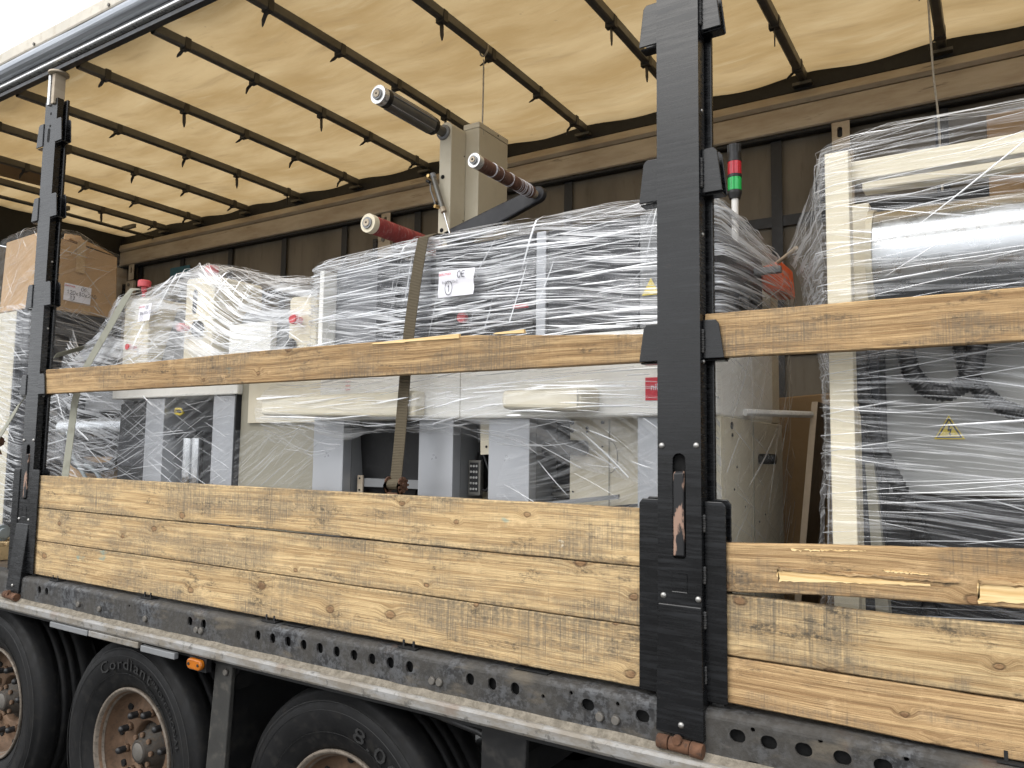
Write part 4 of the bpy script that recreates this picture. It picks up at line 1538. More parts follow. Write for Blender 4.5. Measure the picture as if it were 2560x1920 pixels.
MB().box(cx0, cx1 - .005, cy0 + .004, cy1 + .05, 1.42, 2.873).build('dark_crate', 'slate_grey', cp, .006)
MB().box(cx0 - .01, cx1 - .17, cy0 - .03, cy0 + .003, 1.44, 2.86).build('pale_panel', 'column_paint', cp, .004)
MB().box(cx1 - .165, cx1 - .14, cy0 - .03, cy0 + .003, 1.44, 2.86).build('panel_post', 'slate_grey', cp, .002)
for k in range(3):
    MB().box(cx0, cx1, cy0 + .02 + k * .26, cy0 + .12 + k * .26, ZD, ZD + .10).build('pallet_block', 'pallet_wood', cp)
for k in range(5):
    MB().box(cx0 - .02, cx1 + .02, cy0 - .01 + k * .14, cy0 + .10 + k * .14, ZD + .102, ZD + .122).build('pallet_slat', 'pallet_wood', cp, .002)
o_ = .014
film(cp, [[(cx0 - .02, cy0 - o_ - .03, 2.80), (cx1 - .2, cy0 - o_ - .02, 2.80), (cx1 + o_, cy0 - o_, 2.83), (cx1 + o_, (cy0 + cy1) / 2, 2.84), (cx1 + o_, cy1 + o_, 2.84)],
          [(cx0 - .02, cy0 - o_, 3.1), (cx1 - .2, cy0 - o_, 3.1), (cx1 + o_, cy0 - o_, 3.1), (cx1 + o_, (cy0 + cy1) / 2, 3.1), (cx1 + o_, cy1 + o_, 3.1)],
          [(cx0 - .02, cy0 - o_, 3.39), (cx1 - .2, cy0 - o_, 3.41), (cx1 + o_, cy0 - o_, 3.40), (cx1 + o_, (cy0 + cy1) / 2, 3.395), (cx1 + o_, cy1 + o_, 3.34)],
          [(cx0 + .1, cy0 + .10, 3.42), (cx1 - .2, cy0 + .10, 3.44), (cx1 - .06, cy0 + .08, 3.44), (cx1 - .06, (cy0 + cy1) / 2, 3.455), (cx1 - .08, cy1 - .06, 3.37)]],
     60, 34, .006, 'film_thin', 3, 70, ((.9, .25, 1.0), (.1, .15, .6), (2.2, .2, .4)), (.12, .45), (.0008, .0028))
film(cp, [[(cx0 - .04, cy0 - .06, 1.45), (cx1 - .2, cy0 - .06, 1.45), (cx1 + .02, cy0 - .05, 1.45), (cx1 + .02, .75, 1.45), (cx1 + .02, cy1 + .06, 1.45)],
          [(cx0 - .04, cy0 - .055, 2.2), (cx1 - .2, cy0 - .055, 2.2), (cx1 + .015, cy0 - .045, 2.2), (cx1 + .015, .75, 2.2), (cx1 + .015, cy1 + .06, 2.2)],
          [(cx0 - .04, cy0 - .045, 2.9), (cx1 - .2, cy0 - .04, 2.9), (cx1 + .012, cy0 - .03, 2.9), (cx1 + .012, .75, 2.9), (cx1 + .012, cy1 + .06, 2.88)]],
     60, 50, .006, 'film_loose', 4, 240, ((.02, .12, 1.0), (-.5, .3, .5)), (.10, .5), (.0010, .0036))

# pallet and grey roll lying in front of it, at the frame's edge
pl = thing('wooden_pallet', (-4.55, .25, ZD), 'low wooden pallet on the deck at the left edge beside the left pillar', 'pallet')
for k in range(5):
    MB().box(-4.98, -4.19, .10 + k * .075, .16 + k * .075, ZD + .085, ZD + .105).build('pallet_slat', 'pallet_wood', pl, .002)
for x in (-4.95, -4.62, -4.28):
    MB().box(x, x + .09, .10, .46, ZD + .002, ZD + .083).build('pallet_block', 'pallet_wood', pl, .002)
rl = MB().cyl((-4.95, .26, ZD + .155), (-4.27, .26, ZD + .155), .048, n=24)
rl.cyl((-4.27, .26, ZD + .155), (-4.245, .26, ZD + .155), .030, n=16)
tag(rl.build('fabric_roll', 'roll_grey', None, .004, weld=False), 'grey roll lying on the low wooden pallet at the left edge', 'roll')

# ---- small roller frame wrapped between the carton and the left machine
rf_ = thing('roller_frame', (-3.62, .55, ZD), 'low film wrapped frame with a chrome roller and black cable coil beside the left pillar', 'machine')
MB().box(-3.98, -3.28, .45, .95, 1.29, 1.90).build('brown_case', 'cardboard_dark', rf_, .004)
MB().box(-3.34, -3.24, .42, .80, 1.90, 2.30).build('side_plate', 'dark_machine', rf_, .004)
MB().box(-4.05, -3.95, .42, .80, 1.90, 2.34).build('side_plate', 'dark_machine', rf_, .004)
MB().cyl((-3.95, .42, 2.075), (-3.27, .42, 2.075), .052, n=28).build('chrome_roller', 'steel_drum', rf_, weld=False)
MB().cyl((-3.275, .42, 2.075), (-3.235, .42, 2.075), .044, .036, n=24).build('bearing_cap', 'black_plastic', rf_, .004)
MB().box(-3.92, -3.30, .52, .60, 2.18, 2.36).build('back_plate', 'mid_grey', rf_, .004)
cpts = []
for k in range(150):
    a = R(k * 15)
    cpts.append((-3.55 + .27 * math.cos(a), .40 - .02 * math.sin(a * .31), 1.93 + .115 * math.sin(a) + k * .0003))
MB().tube(cpts, .013, 8).build('cable_coil', 'hose_black', rf_)
MB().tube([(-3.84, .38, 2.05), (-3.72, .36, 1.90), (-3.55, .35, 1.78), (-3.45, .36, 1.62), (-3.40, .36, 1.4)], .010, 8).build('air_hose', 'roll_grey', rf_)
MB().tube([(-3.60, .37, 1.86), (-3.46, .355, 1.82), (-3.36, .355, 1.74), (-3.34, .36, 1.5)], .012, 8).build('air_hose', 'roll_grey', rf_)
rp = [(-3.63 + .16 * math.cos(R(20 * k)), .50 + .10 * math.sin(R(20 * k)), 2.44) for k in range(19)]
MB().tube(rp, .016, 8).build('rubber_ring', 'hose_black', rf_)
film(rf_, [[(-4.06, .33, 1.30), (-3.7, .30, 1.30), (-3.26, .31, 1.30)], [(-4.06, .33, 1.8), (-3.7, .33, 1.8), (-3.24, .33, 1.8)], [(-4.05, .35, 2.15), (-3.7, .345, 2.15), (-3.22, .345, 2.15)],
           [(-4.02, .40, 2.40), (-3.7, .40, 2.41), (-3.25, .40, 2.36)], [(-4.30, .62, 2.74), (-3.95, .50, 2.47), (-3.40, .46, 2.43)]],
     50, 50, .012, 'film_loose', 6, 260, ((.02, .10, 1.2), (-.35, .2, .5)), (.12, .5), (.0010, .0034))

# ---- left machine (cream posts, red knobs, grey cabinet below)
mb_ = thing('wrapped_machine', (-2.5, .6, ZD), 'film wrapped cream machine with red knobs left of the middle, grey cabinet below', 'machine')
YB = .315
MB().box(-3.22, -2.955, YB + .02, .90, 1.30, 2.20).build('dark_bay', 'dark_machine', mb_, .004)
MB().box(-3.21, -2.97, YB + .012, YB + .018, 1.86, 2.02).build('grille_plate', 'slate_grey', mb_, .002)
MB().box(-2.95, -2.79, YB, .80, 1.30, 2.22).build('cabinet_column', 'grey_cabinet', mb_, .004)
MB().box(-2.39, -2.225, YB, .80, 1.30, 2.22).build('cabinet_column', 'grey_cabinet', mb_, .004)
MB().box(-2.222, -2.212, YB - .005, .80, 1.30, 2.26).build('corner_trim', 'slate_grey', mb_)
MB().box(-2.785, -2.395, .72, .76, 1.30, 2.22).build('back_panel', 'dark_machine', mb_)
MB().box(-2.785, -2.395, .60, .66, 2.00, 2.06).build('cross_rail', 'dark_machine', mb_, .004)
MB().box(-2.52, -2.40, .44, .70, 1.30, 1.95).build('gear_case', 'dark_machine', mb_, .01)
MB().cyl((-2.72, .42, 1.30), (-2.72, .42, 2.015), .032, n=20).build('chrome_tube', 'chrome', mb_, weld=False)
MB().cyl((-2.645, .42, 1.30), (-2.645, .42, 2.015), .030, n=20).build('chrome_tube', 'chrome', mb_, weld=False)
MB().box(-2.77, -2.60, .37, .47, 2.015, 2.05).build('tube_head', 'dark_machine', mb_, .004)
MB().tube([(-2.76, .36, 2.145), (-2.74, .35, 2.165), (-2.70, .35, 2.165), (-2.69, .36, 2.145), (-2.72, .36, 2.135), (-2.76, .36, 2.145)], .007, 6).build('yellow_tie', 'sign_yellow', mb_)
MB().box(-3.26, -2.20, YB - .01, .86, 2.225, 2.285).build('top_beam', 'white_paint', mb_, .006)
# side panel in dull green grey and the sheet stuck on it
MB().prism_y([(-2.205, 1.30), (-1.75, 1.30), (-1.69, 1.70), (-1.655, 1.77), (-1.655, 2.30), (-2.205, 2.30)], YB + .02, YB + .06).build('side_panel', 'olive_panel', mb_, .003)
MB().box(-2.14, -1.64, YB + .008, YB + .018, 2.085, 2.33).build('cover_sheet', 'beige_paint', mb_, .002)
# upper part: three cream posts and sloping grey covers
for xa, xb, zt in ((-3.20, -2.97, 2.775), (-2.655, -2.425, 2.835), (-1.87, -1.69, 2.665)):
    MB().prism_y([(xa, 2.29), (xb, 2.29), (xb, zt - .012), (xb - .012, zt), (xa + .012, zt), (xa, zt - .012)], YB, YB + .30).build('post', 'cream_paint', mb_, .008)
MB().hexa([(-2.965, YB + .04, 2.29), (-2.66, YB + .04, 2.29), (-2.66, .80, 2.29), (-2.965, .80, 2.29), (-2.965, YB + .16, 2.72), (-2.66, YB + .16, 2.74), (-2.66, .80, 2.74), (-2.965, .80, 2.72)]).build('sloped_cover', 'mid_grey', mb_, .006)
MB().hexa([(-2.42, YB + .03, 2.29), (-1.875, YB + .03, 2.29), (-1.875, .80, 2.29), (-2.42, .80, 2.29), (-2.34, YB + .13, 2.66), (-1.875, YB + .13, 2.61), (-1.875, .80, 2.66), (-2.34, .80, 2.70)]).build('sloped_cover', 'mid_grey', mb_, .006)
MB().box(-2.36, -2.05, YB + .05, YB + .09, 2.40, 2.58).build('cover_plate', 'white_paint', mb_, .006)
MB().prism_y([(-2.575 + .018 * math.cos(w * .5236), 2.71 + math.copysign(.045, math.sin(w * .5236 + .01)) + .018 * math.sin(w * .5236)) for w in range(12)], YB - .002, YB + .002).build('post_slot', 'slate_grey', mb_)
knob(mb_, (-3.06, YB + .02, 2.815), .034)
knob(mb_, (-2.52, YB + .05, 2.835), .034)
knob(mb_, (-2.62, YB - .002, 2.575), .030, False)
knob(mb_, (-1.79, YB - .002, 2.55), .030, False)
knob(mb_, (-3.06, YB - .01, 2.50), .022, False)
knob(mb_, (-1.95, .75, 2.73), .03)
MB().cyl((-2.53, YB - .002, 2.565), (-2.53, YB - .022, 2.565), .042, n=20).build('dial', 'dark_machine', mb_, .003)
MB().cyl((-1.84, YB - .002, 2.44), (-1.84, YB - .02, 2.44), .030, n=20).build('dial', 'dark_machine', mb_, .003)
film(mb_, [[(-3.78, .20, 2.30), (-3.42, .215, 2.29), (-3.1, .235, 2.29), (-2.65, .24, 2.285), (-2.2, .24, 2.285), (-1.66, .25, 2.285)],
           [(-3.58, .235, 2.44), (-3.30, .25, 2.47), (-3.05, .255, 2.50), (-2.63, .235, 2.55), (-2.2, .265, 2.45), (-1.66, .25, 2.47)],
           [(-3.34, .27, 2.62), (-3.23, .275, 2.66), (-3.00, .29, 2.68), (-2.56, .275, 2.74), (-2.2, .31, 2.62), (-1.66, .27, 2.60)],
           [(-3.23, .285, 2.76), (-3.20, .29, 2.785), (-2.95, .31, 2.81), (-2.53, .31, 2.895), (-2.2, .36, 2.77), (-1.66, .30, 2.68)],
           [(-3.15, .50, 2.79), (-3.05, .50, 2.82), (-2.85, .50, 2.85), (-2.5, .50, 2.91), (-2.15, .55, 2.83), (-1.70, .55, 2.80)]],
     100, 56, .010, 'film_sheen', 11, 360, ((.10, .14, 1.0), (.42, .12, .7), (-.5, .2, .3), (1.2, .3, .25)), (.10, .55), (.0010, .0042))
film(mb_, [[(-3.25, YB - .035, 1.30), (-2.8, YB - .03, 1.30), (-2.4, YB - .03, 1.30), (-2.19, YB - .03, 1.30)], [(-3.25, YB - .03, 1.8), (-2.8, YB - .025, 1.8), (-2.4, YB - .025, 1.8), (-2.19, YB - .03, 1.8)],
           [(-3.27, YB - .025, 2.24), (-2.8, YB - .04, 2.23), (-2.4, YB - .03, 2.235), (-2.18, YB - .03, 2.24)]],
     60, 44, .008, 'film_thin', 12, 210, ((.45, .09, 1.0), (-.42, .10, .8), (.08, .06, .5)), (.15, .7), (.0008, .0024))
film(mb_, [[(-2.20, YB - .012, 1.30), (-1.9, YB - .012, 1.30), (-1.62, YB - .01, 1.30)], [(-2.20, YB - .012, 2.05), (-1.9, YB - .014, 2.05), (-1.60, YB - .01, 2.05)]],
     40, 40, .005, 'film_thin', 13, 60, ((.62, .10, 1.0), (.9, .2, .3)), (.2, .6), (.0008, .0022))
paper_label(mb_, (-2.945, .236, 2.622), (.99, 0, .03), (.18, 0, 1), (0, -1, 0), .105, .090, [('OE', .55, .70, .018, .0018), ('80x80x120', .12, .40, .016, .0016), ('1', .22, .12, .018, .0018), ('@', .15, .08, .030, .0016)], fade=True)

# ---- big middle machine with the roller tower
mc = thing('press_machine', (-.7, .6, ZD), 'large film wrapped white machine with dark console and tall roller tower behind the middle plank', 'machine')
YC = .205
for xa, xb in ((-1.565, -1.392), (-.995, -.832), (-.672, -.500), (-.095, .085)):
    MB().box(xa, xb, YC, YC + .05, 1.29, 2.12).build('grey_panel', 'grey_cabinet', mc, .003)
    MB().box(xb - .012, xb - .001, YC + .051, YC + .20, 1.29, 2.10).build('panel_return', 'mid_grey', mc)
MB().box(-1.60, .15, .62, .66, 1.29, 2.12).build('back_wall', 'dark_machine', mc)
MB().box(-1.60, .17, YC + .02, .90, 1.278, 1.32).build('base_plate', 'dark_machine', mc, .003)
# first gap: dark hopper, white box, bracket bar
MB().hexa([(-1.38, .34, 1.60), (-1.18, .34, 1.60), (-1.18, .55, 1.60), (-1.38, .55, 1.60), (-1.39, .30, 2.04), (-.99, .30, 2.06), (-.99, .55, 2.06), (-1.39, .55, 2.04)]).build('hopper', 'dark_machine', mc, .004)
MB().box(-1.38, -1.00, .28, .60, 2.06, 2.11).build('cover_shelf', 'dark_machine', mc, .01)
MB().box(-1.15, -1.01, .42, .58, 1.75, 2.02).build('white_box', 'white_paint', mc, .004)
MB().box(-1.36, -1.00, .285, .325, 1.815, 1.85).build('bracket_bar', 'mid_grey', mc, .002)
MB().box(-1.375, -1.345, .275, .284, 1.79, 1.862).build('bracket_plate', 'valance_alu', mc, .002)
for dz in (.012, .060):
    MB().cyl((-1.36, .2745, 1.79 + dz), (-1.36, .272, 1.79 + dz), .004, n=8).build('bracket_screw', 'black_void', mc)
# second gap: shelf, tag plate with a hole, hand-held keypad on its cable
MB().box(-.83, -.67, .36, .60, 2.00, 2.12).build('shelf_box', 'mid_grey', mc, .004)
MB().box(-.83, -.70, .40, .60, 1.30, 1.82).build('inner_panel', 'beige_paint', mc, .004)
MB().box(-.70, -.67, .30, .60, 1.30, 1.96).build('dark_post', 'dark_machine', mc)
MB().prism_y([(-.745, 1.955), (-.690, 1.958), (-.693, 2.09), (-.748, 2.09)], .26, .266).build('tag_plate', 'beige_paint', mc, .001)
MB().cyl((-.718, .2595, 1.985), (-.718, .2585, 1.985), .005, n=10).build('tag_hole', 'black_void', mc)
kp = MB().box(-.825, -.768, .295, .320, 1.80, 1.935)
kpo = kp.build('keypad', 'shaft_cover', mc, .005)
MB().box(-.816, -.777, .2935, .2945, 1.815, 1.925).build('key_field', 'black_plastic', kpo)
for r_ in range(5):
    for c_ in range(3):
        MB().cyl((-.8095 + c_ * .0128, .2934, 1.826 + r_ * .0215), (-.8095 + c_ * .0128, .2918, 1.826 + r_ * .0215), .0046, n=10).build('key', 'key_grey', kpo)
MB().tube([(-.795, .31, 1.935), (-.788, .31, 1.965), (-.765, .31, 1.96), (-.74, .31, 1.90), (-.733, .31, 1.84), (-.75, .31, 1.82), (-.77, .31, 1.825)], .0055, 8).build('keypad_cable', 'hose_black', mc)
# third gap: dark works, black roller, beige side plate with screws
MB().box(-.50, -.405, .40, .60, 1.30, 2.06).build('dark_works', 'dark_machine', mc)
for k in range(9):
    MB().cyl((-.495, .37, 1.62 + k * .028), (-.41, .37, 1.62 + k * .028), .010, n=10).build('guide_roller', 'shaft_cover', mc, weld=False)
MB().box(-.415, -.10, .345, .385, 1.29, 2.115).build('side_plate', 'beige_paint', mc, .003)
MB().box(-.262, -.256, .343, .3445, 1.29, 2.11).build('plate_seam', 'olive_panel', mc)
MB().cyl((-.50, .315, 1.985), (-.335, .315, 1.985), .027, n=20).build('black_roller', 'dark_machine', mc, .006)
for x, z, r_ in ((-.405, 2.075, .008), (-.405, 2.045, .007), (-.345, 2.055, .005), (-.345, 2.042, .004), (-.285, 2.075, .006), (-.285, 1.99, .003), (-.40, 1.99, .003), (-.40, 1.83, .003)):
    MB().cyl((x, .3445, z), (x, .340, z), r_, n=10).build('screw', 'dark_machine', mc)
MB().tube([(-.256 + .0001, .3435, 1.90)] + [(-.256 + .028 * math.sin(R(a)), .3435, 1.955 + .055 * -math.cos(R(a))) for a in range(0, 181, 15)], .0014, 5).build('round_hatch', 'shaft_cover', mc)
MB().hexa([(-.50, .29, 1.775), (-.20, .29, 1.815), (-.20, .30, 1.815), (-.50, .30, 1.775), (-.50, .29, 1.79), (-.20, .29, 1.83), (-.20, .30, 1.83), (-.50, .30, 1.79)]).build('steel_strip', 'mid_grey', mc)
MB().hexa([(-.42, .28, 1.755), (-.08, .28, 1.80), (-.08, .29, 1.80), (-.42, .29, 1.755), (-.42, .28, 1.765), (-.08, .28, 1.81), (-.08, .29, 1.81), (-.42, .29, 1.765)]).build('steel_strip', 'slate_grey', mc)
# white housing across the front
MB().box(-1.50, .175, .165, .85, 2.085, 2.365).build('white_housing', 'white_paint', mc, .012, 3)
MB().box(-.774, -.772, .1635, .1655, 2.09, 2.36).build('housing_seam', 'olive_panel', mc)
MB().hexa([(-1.715, .045, 2.105), (-.93, .10, 2.088), (-.93, .164, 2.088), (-1.715, .12, 2.105), (-1.715, .045, 2.178), (-.93, .10, 2.19), (-.93, .164, 2.19), (-1.715, .12, 2.178)]).build('lever_arm', 'beige_paint', mc, .014, 3)
MB().hexa([(-.52, .055, 2.112), (-.225, .055, 2.10), (-.205, .164, 2.10), (-.56, .164, 2.112), (-.52, .055, 2.172), (-.225, .055, 2.172), (-.205, .164, 2.18), (-.56, .164, 2.18)]).build('hand_rest', 'beige_paint', mc, .016, 3)
MB().box(-.236, -.232, .0535, .0555, 2.112, 2.168).build('rest_seam', 'olive_panel', mc)
# red marks on the housing
red = MB().box(-.050, .062, .1625, .1645, 2.135, 2.207).build('red_badge', 'logo_red', mc)
tv, tf = text_shapes('nilpeter', .030)
lt = MB()
lt.add([Vector((.010 + v.x * .9, .1615, 2.176 + v.y)) for v in tv], tf)
lt.build('badge_lettering', 'paper', red, weld=False)
tv, tf = text_shapes('nilpeter', .012)
for q in range(3):
    lt = MB()
    lt.add([Vector((-1.335 + v.x * .75, .1625, 2.242 - q * .016 + v.y)) for v in tv], tf)
    lt.build('red_lettering', 'logo_red', mc, weld=False)
# console above: light left bay, dark posts and panels
MB().box(-1.525, -1.500, .17, .80, 2.37, 2.72).build('console_edge', 'white_paint', mc, .003)
MB().box(-1.495, -1.225, .24, .80, 2.37, 2.735).build('console_panel', 'panel_grey', mc, .004)
MB().box(-1.215, -1.115, .185, .80, 2.37, 2.735).build('console_post', 'slate_grey', mc, .004)
MB().box(-1.11, -.955, .21, .80, 2.37, 2.72).build('console_panel', 'slate_grey', mc, .004)
MB().box(-.93, -.48, .20, .82, 2.44, 2.745).build('console_panel', 'slate_grey', mc, .004)
MB().box(-.475, -.435, .195, .82, 2.37, 2.745).build('console_post', 'grey_cabinet', mc, .004)
MB().box(-.43, -.085, .20, .82, 2.40, 2.745).build('console_panel', 'slate_grey', mc, .004)
MB().box(-.08, .0, .19, .82, 2.37, 2.745).build('console_post', 'mid_grey', mc, .004)
MB().box(.005, .165, .20, .76, 2.37, 2.685).build('console_panel', 'slate_grey', mc, .004)
MB().box(-.95, -.48, .185, .80, 2.37, 2.43).build('console_foot', 'dark_machine', mc, .004)
MB().box(-.43, -.085, .19, .80, 2.37, 2.395).build('console_foot', 'dark_machine', mc, .004)
MB().box(-.86, -.62, .190, .1985, 2.56, 2.70).build('console_screen', 'dark_machine', mc, .003)
MB().cyl((-.785, .199, 2.462), (-.785, .175, 2.462), .020, n=16).build('red_button', 'red_knob', mc, .003)
MB().box(-.56, -.50, .180, .190, 2.476, 2.488).build('red_tab', 'logo_red', mc)
for x in (-.04,):
    MB().prism_y([(x - .03, 2.475), (x + .03, 2.475), (x, 2.53)], .184, .188).build('warning_sticker', 'sign_yellow', mc)
# right end of the machine, seen past the right pillar
MB().box(.10, .178, .20, .97, 1.30, 2.085).build('end_plate', 'beige_paint', mc, .003)
MB().box(.168, .180, .55, .56, 1.31, 2.08).build('end_seam', 'olive_panel', mc)
MB().box(.10, .170, .86, .97, 2.09, 2.665).build('end_panel', 'beige_paint', mc, .004)
for y, z, r_ in ((.31, 2.11 - .05, .012), (.315, 2.03, .006), (.36, 1.93, .004), (.33, 1.86, .004), (.45, 1.80, .003), (.62, 1.74, .004), (.70, 1.76, .003)):
    MB().cyl((.178, y, z), (.1805, y, z), r_, n=10).build('screw', 'dark_machine', mc)
MB().cyl((.178, .63, 1.955), (.235, .63, 1.955), .018, n=14).build('stub_shaft', 'dark_machine', mc, .003)
oh = MB().hexa([(.182, .68, 2.555), (.262, .68, 2.545), (.262, .86, 2.545), (.182, .86, 2.555), (.182, .66, 2.64), (.255, .66, 2.66), (.255, .85, 2.66), (.182, .85, 2.64)]).build('orange_housing', 'orange_plastic', mc, .012)
MB().box(.175, .268, .60, .625, 2.60, 2.625).build('grey_grip', 'mid_grey', mc, .004)
ring = [(.185, .52 + .075 * math.cos(R(a)), 2.45 + .10 * math.sin(R(a))) for a in range(-60, 181, 15)]
MB().tube(ring, .018, 8).build('air_duct', 'hose_black', mc)
# signal tower
st = thing('signal_tower', (.055, .80, 2.75), parent=mc)
MB().cyl((.055, .80, 2.60), (.055, .80, 2.955), .013, n=16).build('tower_pole', 'white_rod', st, weld=False)
MB().cyl((.055, .80, 2.952), (.055, .80, 2.972), .021, .026, n=24).build('tower_base', 'black_plastic', st, weld=False)
MB().cyl((.055, .80, 2.972), (.055, .80, 2.983), .0275, n=24).build('tower_ring', 'black_plastic', st, weld=False)
MB().cyl((.055, .80, 2.984), (.055, .80, 3.034), .0262, n=24).build('green_lens', 'lens_green', st, weld=False)
MB().cyl((.055, .80, 3.035), (.055, .80, 3.046), .0275, n=24).build('tower_ring', 'black_plastic', st, weld=False)
MB().cyl((.055, .80, 3.047), (.055, .80, 3.097), .0262, n=24).build('red_lens', 'lens_red', st, weld=False)
MB().cyl((.055, .80, 3.098), (.055, .80, 3.109), .0275, n=24).build('tower_ring', 'black_plastic', st, weld=False)
tp = MB().cyl((.055, .80, 3.11), (.055, .80, 3.165), .0245, n=24)
for k in range(12):
    a = R(30 * k)
    tp.box(.055 + .0245 * math.cos(a) - .0015, .055 + .0245 * math.cos(a) + .0015, .80 + .0245 * math.sin(a) - .0015, .80 + .0245 * math.sin(a) + .0015, 3.135, 3.166)
tp.build('buzzer_cap', 'black_plastic', st, weld=False)

# roller tower: plate, cover box, arm, cylinder and three winding shafts
YT = .90
pr = [(-1.473, 1.30), (-1.398, 1.30), (-1.398, 3.60)] + [(-1.4355 + .0375 * math.cos(R(a)), 3.60 + .030 * math.sin(R(a))) for a in range(20, 171, 15)] + [(-1.473, 3.60)]
MB().prism_y(pr, YT, YT + .125).build('tower_plate', 'column_paint', mc, .005)
MB().box(-1.415, -1.318, YT + .128, YT + .40, 1.30, 3.625).build('tower_cover', 'column_paint', mc, .003)
MB().box(-1.417, -1.316, YT + .126, YT + .402, 3.626, 3.655).build('tower_lid', 'column_paint', mc, .003)
for z in (3.07, 3.012, 2.955, 3.345):
    MB().cyl((-1.447, YT - .0005, z), (-1.447, YT - .002, z), .0110, n=12).build('tower_hole', 'black_void', mc)
for y, z in ((YT + .30, 3.64), ):
    MB().cyl((-1.316, y, z), (-1.3145, y, z), .005, n=8).build('tower_hole', 'black_void', mc)
for z in (3.48, 3.14):
    MB().cyl((-1.398, YT + .112, z), (-1.3965, YT + .112, z), .004, n=8).build('tower_hole', 'black_void', mc)


def shaft(x, z, r, mat, ya, yb, endmat, clad=True):
    s = MB().cyl((x, ya + .04, z), (x, yb, z), r, n=32).build('winding_shaft', mat, mc, weld=False)
    MB().cyl((x, ya + .008, z), (x, ya + .04, z), r * 1.03, n=32).build('shaft_collar', endmat, s, .002, weld=False)
    MB().cyl((x, ya, z), (x, ya + .01, z), r * .62, n=24).build('shaft_end', 'mid_grey', s, .002, weld=False)
    MB().cyl((x, ya - .004, z), (x, ya + .002, z), r * .40, n=20).build('shaft_centre', 'valance_alu', s, .001, weld=False)
    MB().cyl((x, ya - .0045, z), (x, ya - .003, z), .005, n=10).build('centre_hole', 'black_void', s)
    return s


s1 = shaft(-1.447, 3.577, .042, 'shaft_cover', .40, .80, 'bright_edge')
for k in range(6):
    a = R(60 * k + 10)
    MB().box(-1.447 + .0425 * math.cos(a) - .005, -1.447 + .0425 * math.cos(a) + .005, .47, .79, 3.577 + .0425 * math.sin(a) - .003, 3.577 + .0425 * math.sin(a) + .003).build('expanding_bar', 'mid_grey', s1, .0015)
MB().cyl((-1.447, .44, 3.577), (-1.447, .468, 3.577), .0435, n=32).build('black_ring', 'black_plastic', s1, weld=False)
MB().cyl((-1.447, .79, 3.577), (-1.447, .815, 3.577), .0435, n=32).build('black_ring', 'black_plastic', s1, weld=False)
MB().cyl((-1.447, .815, 3.577), (-1.447, YT, 3.577), .024, n=24).build('bare_axle', 'shaft_cover', s1, weld=False)
MB().lathe_y((-1.447, 0, 3.577), [(.026, YT - .012), (.038, YT - .010), (.040, YT), (.030, YT)], 28).build('bearing_flange', 'mid_grey', s1)
s2 = shaft(-.905, 3.163, .0295, 'shaft_brown', .40, .862, 'bright_edge')
# loose wraps of tape on the brown shaft
rg = random.Random(9)
wr = MB()
for k in range(16):
    y = rg.uniform(.50, .85) if k > 5 else rg.uniform(.72, .85)
    tl = rg.uniform(-.25, .25)
    wr.tube([(-.905 + .0302 * math.cos(R(a)), y + tl * .03 * math.sin(R(a)), 3.163 + .0302 * math.sin(R(a))) for a in range(0, 361, 20)], rg.uniform(.0006, .0016), 5)
wro = wr.build('tape_wraps', 'paper', s2, weld=False)
wro['kind'] = 'stuff'
MB().cyl((-.905, .862, 3.163), (-.905, YT, 3.163), .020, n=20).build('bare_axle', 'valance_alu', s2, weld=False)
s3 = shaft(-1.485, 2.985, .042, 'shaft_red', .40, .92, 'cream_paint')
# black swing arm
pa = Vector((-1.37, 0, 3.03))
pb = Vector((-.895, 0, 3.165))
dv = (pb - pa).normalized()
nv = Vector((-dv.z, 0, dv.x))
prof = []
for a in range(-90, 91, 15):
    q = pb + dv * (.038 * math.cos(R(a))) + nv * (.038 * math.sin(R(a)))
    prof.append((q.x, q.z))
for w_, t_ in ((.050, .0), (-.062, .0)):
    q = pa + nv * w_ - dv * .06
    prof.append((q.x, q.z))
MB().prism_y(prof, YT, YT + .035).build('swing_arm', 'slate_grey', mc, .008)
# pneumatic cylinder
cyl = MB().cyl((-1.485, YT - .03, 3.345), (-1.418, YT - .03, 3.165), .0135, n=18).build('air_cylinder', 'shaft_cover', mc, weld=False)
MB().cyl((-1.489, YT - .03, 3.358), (-1.482, YT - .03, 3.337), .0155, n=16).build('cylinder_cap', 'mid_grey', cyl, weld=False)
MB().cyl((-1.421, YT - .03, 3.173), (-1.412, YT - .03, 3.150), .0155, n=16).build('cylinder_cap', 'valance_alu', cyl, weld=False)
MB().cyl((-1.412, YT - .03, 3.150), (-1.372, YT - .03, 3.035), .0048, n=10).build('piston_rod', 'chrome', cyl, weld=False)
MB().tube([(-1.495, YT - .04, 3.32), (-1.488, YT - .045, 3.27), (-1.462, YT - .045, 3.21), (-1.455, YT - .045, 3.185)], .0042, 6).build('air_pipe', 'mid_grey', cyl)
MB().cyl((-1.50, YT - .055, 3.345), (-1.50, YT - .03, 3.345), .009, n=10).build('brass_fitting', 'brass', cyl, weld=False)
MB().cyl((-1.448, YT - .06, 3.178), (-1.44, YT - .03, 3.178), .009, n=10).build('brass_fitting', 'brass', cyl, weld=False)
MB().cyl((-1.51, YT - .05, 3.322), (-1.49, YT - .05, 3.31), .008, n=8).build('elbow_fitting', 'dark_machine', cyl, weld=False)

